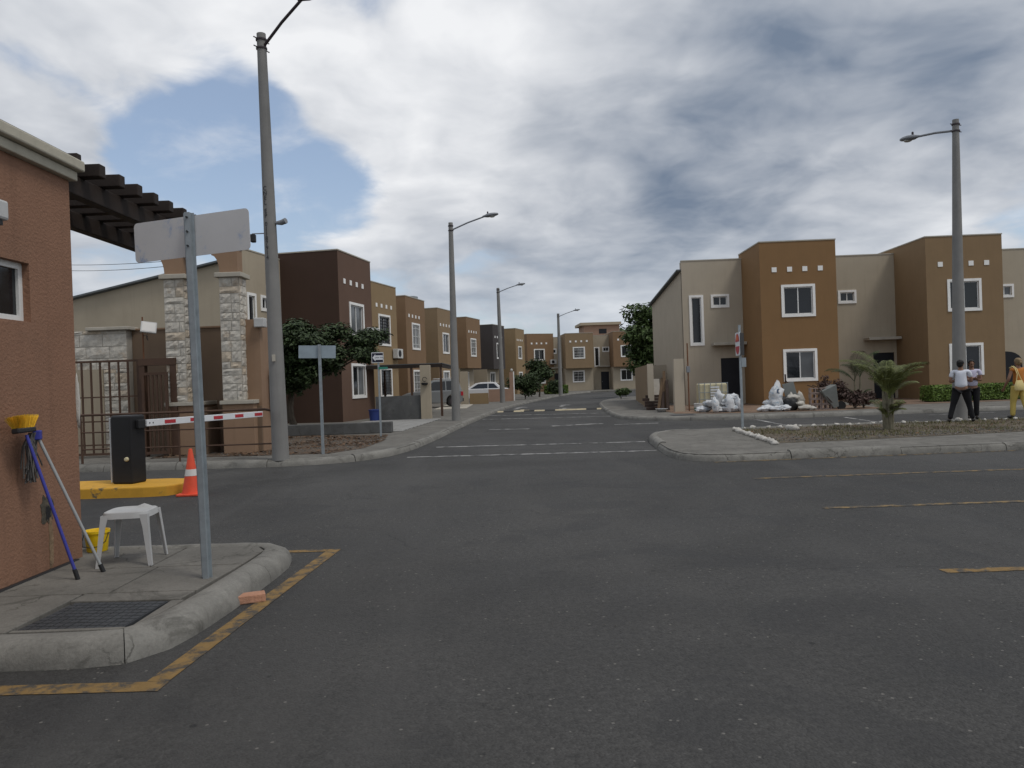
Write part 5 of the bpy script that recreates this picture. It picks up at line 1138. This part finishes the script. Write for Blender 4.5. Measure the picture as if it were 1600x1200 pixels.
MB().box(.02, .14, -.03, -.024, 1.62, 1.86).build('small_plate', 'galv', ne)

# ------------------------------------------------------------------ parked cars
def car(label, loc, rz, paint, suv=True):
    t = thing('parked_car', label, 'car', loc, rz, None); L = 4.35 if suv else 4.4; w = .87; H_ = 1.72 if suv else 1.44; bz = .98 if suv else .92
    r = .34; wx = (.78, L - .82)
    out = [(0.02, .42), (.03, .30), (.15, .24)]
    for c in wx:
        out.append((c - r - .06, .24))
        for k in range(1, 10): a = PI - PI * k / 10; out.append((c + (r + .06) * math.cos(a), .33 + (r + .06) * math.sin(a)))
        out.append((c + r + .06, .24))
    out += [(L - .12, .24), (L, .36), (L - .02, .62), (L - .12, .78), (L - .5, bz - .06), (L - 1.15, bz + .02), (.35, bz + .04), (.04, bz)]
    if suv: out += [(.0, .8)]
    else: out += [(-.0, .75)]
    def extr(m, pts, wd, tum=0.0, z0=0):
        n = len(pts); f = lambda z: wd - tum * max(0, z - z0)
        m.add([(x, -f(z), z) for x, z in pts] + [(x, f(z), z) for x, z in pts], [tuple(range(n)), tuple(reversed(range(n, 2 * n)))] + [((i + 1) % n, i, i + n, (i + 1) % n + n) for i in range(n)]); return m
    extr(MB(), out, w).build('body', paint, t, bevel=.05, seg=3)
    roof = [(.06, bz), (.28, H_ - .10), (.55, H_ - .01), (1.4, H_), (2.1, H_ - .05), (L - 1.15, bz)] if suv else [(.35, bz), (.95, H_ - .08), (1.35, H_), (2.1, H_ - .01), (2.5, H_ - .08), (L - 1.2, bz)]
    extr(MB(), roof, w - .02, .28, bz).build('cabin', paint, t, bevel=.03, seg=2)
    zt = H_ - .13; ww = [(.36, bz + .05), (.46, zt), (1.15, zt), (1.15, bz + .05)] if suv else [(.72, bz + .04), (1.08, zt), (1.5, zt + .02), (1.5, bz + .04)]
    w2 = [(1.22, bz + .05), (1.22, zt), (2.05, zt - .03), (L - 1.45, bz + .05)] if suv else [(1.56, bz + .04), (1.56, zt + .02), (2.3, zt), (L - 1.5, bz + .04)]
    for q in (ww, w2):
        for s in (-1, 1):
            f = lambda z: s * (w - .02 - .28 * (z - bz) + .006); n = len(q); m = MB(); fc = tuple(range(n)); m.add([(x, f(z), z) for x, z in q], [fc if s > 0 else fc[::-1]]); m.build('side_window', 'glass', t)
    rw = [(.10, bz + .08), (.27, H_ - .16)] if suv else [(.42, bz + .06), (.90, H_ - .12)]
    m = MB(); m.add([(rw[0][0] - .02, -.66, rw[0][1]), (rw[0][0] - .02, .66, rw[0][1]), (rw[1][0] - .025, .56, rw[1][1]), (rw[1][0] - .025, -.56, rw[1][1])], [(0, 3, 2, 1)]); m.build('rear_window', 'glass', t)
    for s in (-1, 1):
        MB().box(-.025, .16, s * (w - .10) - .085, s * (w - .10) + .115 * (1 if s > 0 else .98), bz - .32, bz - .06).build('tail_light', 'tail_red', t, bevel=.02)
        for c in wx:
            wh = MB().lathe([(.2, -.10), (.32, -.105), (.34, -.07), (.34, .07), (.32, .105), (.2, .10)], 24).build('wheel', 'tyre', t, smooth=True); wh.matrix_local = Matrix.Translation((c, s * (w - .11), .34)) @ Matrix.Rotation(R(90), 4, 'X')
            MB().lathe([(.03, -.115), (.19, -.10), (.205, -.08), (.205, .08), (.19, .10), (.03, .115)], 20).build('rim', 'lamp_dark', wh, smooth=True)
    MB().box(-.05, .12, -w + .05, w - .05, .30, .52).build('bumper', 'black_plastic' if suv else paint, t, bevel=.03)
    if suv:
        for s in (-1, 1): MB().tube([(.7, s * .6, H_ + .05), (2.0, s * .6, H_ + .03)], .018, 6).build('roof_rail', 'silver', t)
    return t
car('silver estate car parked nose in behind the lamp pole and carport', (-3.12, 47.4, .16), R(189), 'car_silver').scale = (.86, .95, .98)
car('white saloon car parked behind the pink yard wall', (-.25, 59.2, .13), R(176), 'car_white', False)

# ------------------------------------------------------------------ overhead wires at the left
for i, (a, b, sg) in enumerate([((60, 412, 60), (262, 408, 40), .15), ((60, 420, 62), (262, 416, 40), .2), ((60, 478, 70), (160, 482, 46), .3), ((60, 470, 70), (158, 470, 46), .25), ((60, 495, 80), (158, 500, 50), .3), ((60, 505, 82), (158, 505, 50), .2)]):
    A_, B_ = dp(*a), dp(*b); m = MB().tube([A_.lerp(B_, k / 10) - Vector((0, 0, sg * 4 * (k / 10) * (1 - k / 10))) for k in range(11)], .016, 5); tag(m.build('overhead_wire', 'wire'), 'thin black overhead wire beyond the gate, left of the beige gable', 'wire', 'overhead wires beyond the gate')

# ------------------------------------------------------------------ people
def skin_mesh(J, E, root, sub=2):
    names = list(J); me = bpy.data.meshes.new('skin'); me.from_pydata([J[n][0] for n in names], [(names.index(a), names.index(b)) for a, b in E], [])
    o = bpy.data.objects.new('tmp', me); col.objects.link(o); md = o.modifiers.new('skin', 'SKIN'); md.use_smooth_shade = True; md.branch_smoothing = .6
    sk = me.skin_vertices[0].data
    for i, n in enumerate(names):
        r = J[n][1]; sk[i].radius = r if hasattr(r, '__len__') else (r, r); sk[i].use_root = (n == root)
    sb = o.modifiers.new('sub', 'SUBSURF'); sb.levels = sub; sb.render_levels = sub
    dg = bpy.context.evaluated_depsgraph_get(); out = bpy.data.meshes.new_from_object(o.evaluated_get(dg)); bpy.data.objects.remove(o); return out
def add_mesh(me, name, material, parent):
    me.materials.clear(); me.materials.append(MATS[material])
    for p in me.polygons: p.use_smooth = True
    o = bpy.data.objects.new(name, me); col.objects.link(o); o.parent = parent; return o
def person(label, loc, rz, H_, feet, hands, elbows, shirt, trousers, hair, heavy=1.0, sleeve=.6, head_turn=0.0, bun=False, knees=None, lean=(0, 0)):
    """faces +y locally; joints in metres for a 1.70 m figure, then scaled"""
    s = H_ / 1.70; t = thing('person', label, 'person', loc, rz); t.scale = (s, s, s); h = heavy
    hx = .095; lx, ly = lean
    P = dict(pel=(0, 0, .93), wai=(lx * .3, ly * .3, 1.06), che=(lx * .7, ly * .7, 1.25), upc=(lx, ly, 1.38), nek=(lx, ly, 1.46), heb=(lx, ly + .01, 1.53), hem=(lx, ly + .01, 1.60), het=(lx, ly, 1.675))
    J = {'pel': (P['pel'], (.13 * h, .105 * h)), 'wai': (P['wai'], (.13 * h, .10 * h)), 'che': (P['che'], (.145 * h, .11 * h)), 'upc': (P['upc'], (.085 * h, .068)), 'nek': (P['nek'], .052), 'heb': (P['heb'], (.066, .075)), 'hem': (P['hem'], (.074, .092)), 'het': (P['het'], (.055, .07))}
    E = [('pel', 'wai'), ('wai', 'che'), ('che', 'upc'), ('upc', 'nek'), ('nek', 'heb'), ('heb', 'hem'), ('hem', 'het')]
    S = dict(J); SE = [('pel', 'wai'), ('wai', 'che'), ('che', 'upc')]; T = {'pel': ((0, 0, .985), (.142 * h + .006, .118 * h + .006))}; TE = []
    SH = {'pel': ((0, 0, .90), (.14 * h + .012, .115 * h + .012)), 'wai': (P['wai'], (.14 * h + .010, .112 * h + .010)), 'che': (P['che'], (.152 * h + .006, .115 * h + .008)), 'upc': (P['upc'] , (.118 * h, .098)), 'col': ((lx, ly, 1.435), .066)}
    SHE = [('pel', 'wai'), ('wai', 'che'), ('che', 'upc'), ('upc', 'col')]
    for i, sd_ in ((0, -1), (1, 1)):
        k = str(i); sho = Vector((sd_ * .185 * (.5 + .5 * h) + lx, ly, 1.385)); el = Vector(elbows[i]); ha = Vector(hands[i]); wr = el.lerp(ha, .88)
        J['sh' + k] = (sho, .045); J['el' + k] = (el, .043); J['fm' + k] = (el.lerp(wr, .4), .042); J['wr' + k] = (wr, .027); d = (ha - el).normalized(); pal = wr + d * .05; J['pa' + k] = (pal, (.040, .018))
        E += [('upc', 'sh' + k), ('sh' + k, 'el' + k), ('el' + k, 'fm' + k), ('fm' + k, 'wr' + k), ('wr' + k, 'pa' + k)]
        ax = d.orthogonal().normalized() if abs(d.z) > .8 else d.cross(Vector((0, 0, 1))).normalized(); ax = d.cross(ax)
        for f in range(4):
            b = pal + ax * ((f - 1.5) * .019) + d * .035; m_ = b + d * (.035 - .004 * abs(f - 1.3)); e = m_ + d * .022 + Vector((-sd_ * .012, .012, 0)); J[f'f{k}{f}a'] = (b, .0095); J[f'f{k}{f}b'] = (m_, .0085); J[f'f{k}{f}c'] = (e, .007); E += [('pa' + k, f'f{k}{f}a'), (f'f{k}{f}a', f'f{k}{f}b'), (f'f{k}{f}b', f'f{k}{f}c')]
        b = wr + d * .03 + ax * -.035 + Vector((0, .01, 0)); e = b + d * .04 + ax * -.02; J['th' + k] = (b, .011); J['tt' + k] = (e, .008); E += [('wr' + k, 'th' + k), ('th' + k, 'tt' + k)]
        ft = Vector(feet[i]); hip = Vector((sd_ * hx * (.6 + .4 * h), 0, .87)); an = ft + Vector((0, 0, .085)); kn = Vector(knees[i]) if knees else hip.lerp(an, .52) + Vector((0, .035, 0))
        J['hi' + k] = (hip, .098 * h); J['kn' + k] = (kn, .06); J['ca' + k] = (kn.lerp(an, .35) + Vector((0, -.02, 0)), .056); J['an' + k] = (an, .036); J['to' + k] = (ft + Vector((sd_ * .02, .14, .035)), .028)
        E += [('pel', 'hi' + k), ('hi' + k, 'kn' + k), ('kn' + k, 'ca' + k), ('ca' + k, 'an' + k), ('an' + k, 'to' + k)]
        T['hi' + k] = (hip, .112 * h); T['mt' + k] = (hip.lerp(kn, .5), .097 * h); T['kn' + k] = (kn, .080); T['ca' + k] = (kn.lerp(an, .5), .074); T['an' + k] = (an + Vector((0, 0, -.015)), .066); TE += [('pel', 'hi' + k), ('hi' + k, 'mt' + k), ('mt' + k, 'kn' + k), ('kn' + k, 'ca' + k), ('ca' + k, 'an' + k)]
        SH['sh' + k] = (sho - Vector((sd_ * .0, 0, .005)), .066); cu = sho.lerp(el, sleeve); SH['cu' + k] = (cu, .062); SHE += [('upc', 'sh' + k), ('sh' + k, 'cu' + k)]
    body = skin_mesh(J, E, 'pel', 2)
    # face: nose, ears, eye sockets joined into the same mesh
    m = MB(); hc = Vector((lx, ly + .01, 1.585)); Rm = Matrix.Rotation(head_turn, 4, 'Z')
    for c, r in (((0, .098, -.005), (.014, .022, .024)), ((-.078, .0, 0), (.012, .022, .034)), ((.078, 0, 0), (.012, .022, .034)), ((0, .075, -.055), (.04, .03, .022)), ((0, .082, .012), (.055, .02, .012))): m.blob(hc + Rm @ Vector(c), r, 0, 0, 8, 6, M=Rm.to_3x3())
    bm = bmesh.new(); bm.from_mesh(body); tmp = m.mesh('f', 'skin'); bm.from_mesh(tmp); bm.to_mesh(body); bm.free()
    bo = add_mesh(body, 'body', 'skin', t)
    add_mesh(skin_mesh(T, TE, 'pel', 2), 'trousers', trousers, t); add_mesh(skin_mesh(SH, SHE, 'pel', 2), 'shirt', shirt, t)
    m = MB().blob(hc + Rm @ Vector((0, -.012, .035)), (.090, .103, .085), 5, .12, 18, 12, 3.0, M=Rm.to_3x3())
    for v in m.v:
        q = Rm.inverted() @ (v - hc)
        if q.y > .05 and q.z < .06: v += Rm @ Vector((0, -(q.y - .05) * 1.1, .01))
    m.blob(hc + Rm @ Vector((0, -.035, -.015)), (.081, .072, .082), 6, .1, 16, 12, 3.0, M=Rm.to_3x3())
    if bun: m.blob(hc + Rm @ Vector((0, -.10, -.015)), (.05, .045, .05), 9, .2, 12, 9)
    m.build('hair', hair, t, smooth='all')
    m = MB()
    for sx in (-.03, .03): m.blob(hc + Rm @ Vector((sx, .088, .012)), (.012, .006, .007), 0, 0, 8, 6)
    m.build('eyes', 'hair', t, smooth='all')['kind'] = 'stuff'
    for i, sd_ in ((0, -1), (1, 1)):
        ft = Vector(feet[i]); MB().blob(ft + Vector((sd_ * .01, .055, .045)), (.05, .135, .05), i, .08, 14, 10).build('shoe', 'shoe', t, smooth='all')
    return t
ZI = .137
person('man in white short-sleeved shirt and black trousers standing with legs apart', (11.60, 19.85, ZI), R(-28), 1.60, feet=((-.30, -.08, 0), (.26, .10, 0)), hands=((.02, .27, 1.16), (.04, .27, 1.20)), elbows=((-.265, -.01, 1.10), (.255, .04, 1.10)), shirt='shirt_white', trousers='trousers_black', hair='hair', heavy=1.14, sleeve=.62, head_turn=R(-25))
person('man in lilac shirt and dark trousers with folded arms beside the lamp pole', (12.42, 20.75, ZI), R(152), 1.60, feet=((-.09, 0, 0), (.10, .03, 0)), hands=((.10, .22, 1.20), (-.10, .24, 1.17)), elbows=((-.23, .03, 1.11), (.23, .03, 1.11)), shirt='shirt_lilac', trousers='trousers_black', hair='hair', heavy=1.08, sleeve=.55, head_turn=R(14))
wm = person('woman in orange top and yellow trousers walking away with a cream handbag', (13.32, 20.2, ZI), R(6), 1.60, feet=((-.11, .12, 0), (.10, -.22, .02)), hands=((-.36, .12, .86), (.33, .16, .95)), elbows=((-.31, -.02, 1.12), (.30, -.03, 1.12)), shirt='top_orange', trousers='trousers_yellow', hair='hair_brown', heavy=1.10, sleeve=.25, bun=True)
hb = thing('handbag', 'cream handbag hanging from the shoulder of the woman in orange', 'handbag', wm.matrix_world @ Vector((0, 0, 0)) if False else (13.32, 20.2, ZI), R(6)); hb.scale = wm.scale
m = MB(); 
for z, w_, d_ in ((.80, .13, .045), (.83, .15, .06), (.95, .145, .06), (1.06, .10, .035), (1.08, .09, .025)):
    for k in range(12): a = 2 * PI * k / 12; m.v.append(Vector((-.16 + w_ * math.cos(a) * (1 if True else 1), -.22 + d_ * math.sin(a), z)))
m.f += [(i * 12 + k, i * 12 + (k + 1) % 12, (i + 1) * 12 + (k + 1) % 12, (i + 1) * 12 + k) for i in range(4) for k in range(12)] + [tuple(reversed(range(12))), tuple(range(48, 60))]
m.build('pouch', 'bag_cream', hb, smooth=True)
for x0, x1 in ((-.24, -.20), (-.08, -.155)): MB().tube([(x0, -.215, 1.07), (x1 - .0, -.20, 1.25), (x1, -.135, 1.40), (x1, -.02, 1.475), (x1, .09, 1.42)], .011, 6).build('strap', 'bag_cream', hb, smooth=True)
